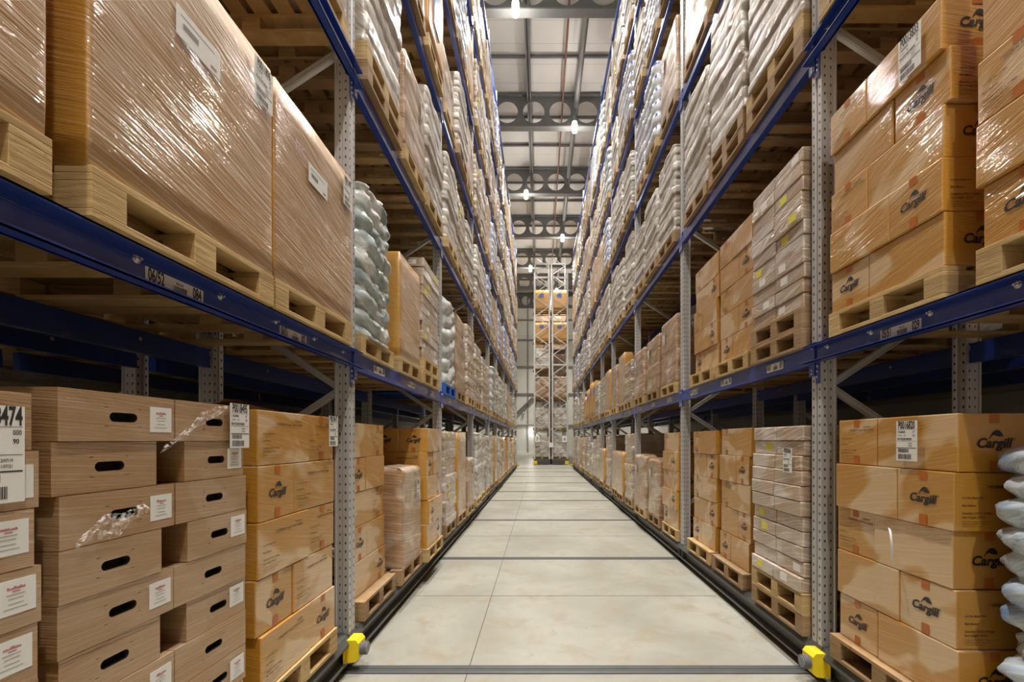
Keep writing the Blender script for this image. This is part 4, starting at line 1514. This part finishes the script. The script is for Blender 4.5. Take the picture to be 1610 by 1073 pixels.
        b.cyl((X(.03), Y(y) - .075, .05), (X(.03), Y(y) - .085, .05), .012, 8, 1)
        b.cyl((X(.1), Y(y) - .075, .2), (X(.1), Y(y) - .078, .2), .03, 14, 2)
        b.obj('wheel_bracket', ['dark', 'bolt', 'black'], root)
    # yellow sensors on the base, round grey lens to the aisle
    for y in (ys[1] - .02, ys[-1] + .30):
        b = MB()
        b.prism([(X(-.0), .065), (X(-.0), .225), (X(-.075), .225), (X(-.095), .20), (X(-.095), .095), (X(-.07), .075)], 1, Y(y) - .095, Y(y) + .02)
        b.box(X(-.001), X(-.006), Y(y) - .125, Y(y) - .0955, .05, .225)
        s = b.obj('sensor_bracket', 'yellow', root)
        b = MB()
        b.cyl((X(-.095), Y(y) - .04, .15), (X(-.135), Y(y) - .04, .15), .044, 24)
        b.cyl((X(-.135), Y(y) - .04, .15), (X(-.139), Y(y) - .04, .15), .036, 24, 1)
        b.obj('sensor_lens', ['lens', 'pipe_grey'], s)
        b = MB()
        for zz in (.075, .2):
            b.cyl((X(-.0), Y(y) - .1, zz), (X(-.012), Y(y) - .108, zz), .007, 8)
        b.obj('screw', 'bolt', s)
    return root
rack('L')
rack('R')

# ------------------------------------------------------------------ the end racks across the far passage
EY = 28.35
def end_rack(x0, nm, lab):
    root = thing('pallet_rack', lab, 'rack', (x0, EY, 0))
    Wd = 1.06
    um = MB()
    um.box(-.05, .05, -.05, .05, 0, 12.2)
    um = um.mesh('upright', 'brace')
    us = MB()
    us.box(-.045, .045, -.05, .05, 0, 14.3)
    us = us.mesh('upright', 'brace')
    for fr, me, dz in ((0, um, 0), (2.8, us, 0), (5.6, um, 0)):
        for x in (.05, Wd - .05):
            put('upright', me, root, (x, fr, .2))
        z = .9
        top = 12.0 if fr != 2.8 else 14.0
        while z < top - .6:
            b = MB()
            b.bar((.09, 0, z), (Wd - .09, 0, z + .62), .03, .045)
            b.obj('brace', 'brace', root, (0, fr, 0))
            b = MB()
            b.bar((Wd - .09, 0, z + .62), (.09, 0, z + 1.24), .03, .045)
            b.obj('brace', 'brace', root, (0, fr, 0))
            z += 1.24
        for zz in (6.45, top + .1):
            b = MB()
            b.box(.09, Wd - .09, -.03, .03, zz - .05, zz + .05)
            b.obj('brace', 'brace', root, (0, fr, 0))
    for lev in range(1, 6):
        for x in (.02, Wd - .07):
            b = MB()
            b.box(x, x + .05, .06, 5.5, LV[lev] - BH, LV[lev])
            b.obj('beam', 'blue', root)
    b = MB()
    b.box(0, Wd, -.14, 5.7, .03, .2)
    b.box(.0, Wd, -.16, -.14, .2, .36)
    b.obj('base_sill', 'dark', root)
    for x in (.05, ):
        b = MB()
        xx = -.02 if nm == '7' else Wd - .22
        b.box(xx, xx + .24, -.24, -.165, .03, .25)
        b.obj('sensor_bracket', 'yellow', root)
    b = MB()
    sx = .08 if nm == '7' else Wd - .38
    b.box(sx, sx + .3, -.075, -.06, 1.45, 1.86, 0)
    b.text(nm, (sx + .15, -.0765, 1.56), (1, 0, 0), UP, .26, 1, .02, 0, 1, 'C')
    b.obj('number_sign', ['white', 'ink'], root)
    if nm == '7':
        b = MB()
        b.box(Wd - .1, Wd + .2, -.22, -.06, 1.12, 1.42)
        b.obj('control_box', 'white', root)
    for lev in range(0, 6):
        kind = {0: 'silver', 1: 'silver', 2: 'brown', 3: 'silver', 4: 'plainbox', 5: 'plainbox'}[lev]
        if lev == 3 and nm == '6':
            continue
        zz = LV[lev] if lev else .36
        for j, yy in enumerate((.62, 1.55)):
            if j == 1 and lev not in (0, 1, 2, 4, 5):
                continue
            if j == 1:
                continue
            wh = 'in the end rack with sign %s, %s' % (nm, LEVN[lev])
            p = pallet(x0 + Wd / 2, EY + yy, zz, 'wooden pallet ' + wh, 'wood', False)
            n2, ds, grp = DESC[kind]
            nW, nD, nH = NOM[kind]
            rt = place_load(kind, 'E', 1 + (nm == '6'), (0, 0, 0), (1, 1, 1), ds + ' ' + wh, n2, CATS[n2], grp)
            hgt = {5: 1.3, 4: 1.15}.get(lev, 1.3)
            rt.rotation_euler = (0, 0, -PI / 2)
            rt.location = (x0 + Wd / 2, EY + yy, zz + PH)
            rt.scale = (.8 / nD, 1.0 / nW, hgt / nH)
    return root
SGN['E'] = 1
b = MB()
rq = random.Random(8)
for x in (-.4, .76):
    y = EY + 2.3
    while y < 39:
        for lev in range(6):
            top = (LV[lev + 1] - .35) if lev < 5 else 11.3
            b.box(x + .02, x + 1.02, y, y + rq.uniform(.84, .9), LV[lev] + PH, min(top, LV[lev] + rq.uniform(1.3, 1.6)))
        y += .93
    for lev in range(6):
        b.box(x, x + 1.04, EY + 2.3, 39.2, LV[lev] - .02, LV[lev] + PH)
o = b.obj('stored_loads', 'brown')
o['kind'] = 'stuff'
o['label'] = 'pallet loads packed deep inside the end racks'
o['category'] = 'boxes'
end_rack(-.42, '7', 'tall narrow rack end with sign 7, left one of the pair beyond the aisle')
end_rack(.74, '6', 'tall narrow rack end with sign 6, right one of the pair beyond the aisle')

# ------------------------------------------------------------------ small things
def scrap(parent, loc, pts, wd, seed, name='film_scrap'):
    """a crumpled ribbon of loose film along pts (local y, z), standing off the face"""
    r = random.Random(seed)
    b = MB()
    rows = []
    n = len(pts)
    for i, (y, z, s) in enumerate(pts):
        row = []
        for k in range(7):
            t = k / 6 - .5
            row.append((.004 + .022 * abs(mnoise.noise(Vector((y * 30, z * 30, k * .9 + seed)))) * (1 - abs(t)), y + t * wd * s * .5 + r.uniform(-.004, .004), z + t * wd * s + r.uniform(-.004, .004)))
        rows.append(row)
    vs = [p for row in rows for p in row]
    fs = [(i * 7 + k, i * 7 + k + 1, (i + 1) * 7 + k + 1, (i + 1) * 7 + k) for i in range(n - 1) for k in range(6)]
    b.add(vs, fs, 0)
    return b.obj(name, 'scrap', parent, loc, smooth=False, recalc=False)

t = ROOT['L', 0, 0, 1]
if t:
    D = 1.2
    scrap(t, (D / 2 + .004, 0, 0), [(.25 - i * .028, 1.34 - i * .011 - (.004 * i * (i > 6)), .3 + .7 * math.sin(PI * min(i, 9) / 10)) for i in range(12)], .06, 2)
    scrap(t, (D / 2 + .004, 0, 0), [(-.12 - i * .02, .97 + .012 * math.sin(i) - .004 * i, .4 + .6 * math.sin(PI * i / 11)) for i in range(12)], .07, 5)
t = ROOT['L', 0, 0, 2]
if t:
    b = MB()
    b.add([(.40, -.28, 1.352), (.42, .02, 1.352), (-.1, .05, 1.352), (-.1, -.26, 1.352), (.36, -.3, 1.40), (.1, -.05, 1.43), (-.1, .05, 1.36)],
          [(0, 1, 2, 3), (0, 4, 5, 1), (4, 3, 2, 5)], 0)
    b.obj('lid_flap', 'ochre_plain', t, recalc=False)
t = ROOT['R', 0, 0, 2]
if t:
    b = MB()
    pts = []
    for i in range(16):
        a = PI * .45 + PI * 1.0 * i / 15
        pts.append((.02 + .03 * math.sin(PI * i / 15), .06 - .06 * math.cos(a) * .8, .66 + .085 * math.sin(a)))
    vs = []
    for p in pts:
        vs += [(.5 + p[0], p[1] - .008, p[2] + .004), (.5 + p[0], p[1] + .008, p[2] - .004)]
    b.add(vs, [(2 * i, 2 * i + 1, 2 * i + 3, 2 * i + 2) for i in range(15)], 0)
    b.obj('film_tail', 'white', t, recalc=False)
# dome camera on the far wall
t = thing('wall_camera', 'round dome camera mounted on the far wall left of the end rack', 'camera', (-1.68, HY1 - .28, 4.25))
b = MB()
b.cyl((0, .28, 0), (0, .1, 0), .05, 10)
b.cyl((0, .1, 0), (0, -.02, 0), .14, 16)
b.obj('camera_housing', 'pipe_grey', t)
b = MB()
b.cyl((0, -.02, 0), (0, -.09, 0), .1, 16, 0, .05)
b.obj('camera_dome', 'white', t, smooth=True)
# low wall lamp seen beside the end rack
t = thing('wall_lamp', 'small bright lamp low on the far wall beside the end rack', 'lamp', (-.86, HY1 - .2, 2.35))
b = MB()
b.box(-.14, .14, .05, .2, -.1, .1)
b.obj('lamp_housing', 'pipe_grey', t)
b = MB()
b.box(-.12, .12, -.02, .05, -.08, .08)
b.obj('lamp_globe', 'glow', t)
add_light('lamp_light', -.86, HY1 - .35, 2.35, 25, 0.0)

print('pallets', N_PAL[0], 'loads', STAT['load'], 'objects', len(bpy.data.objects))
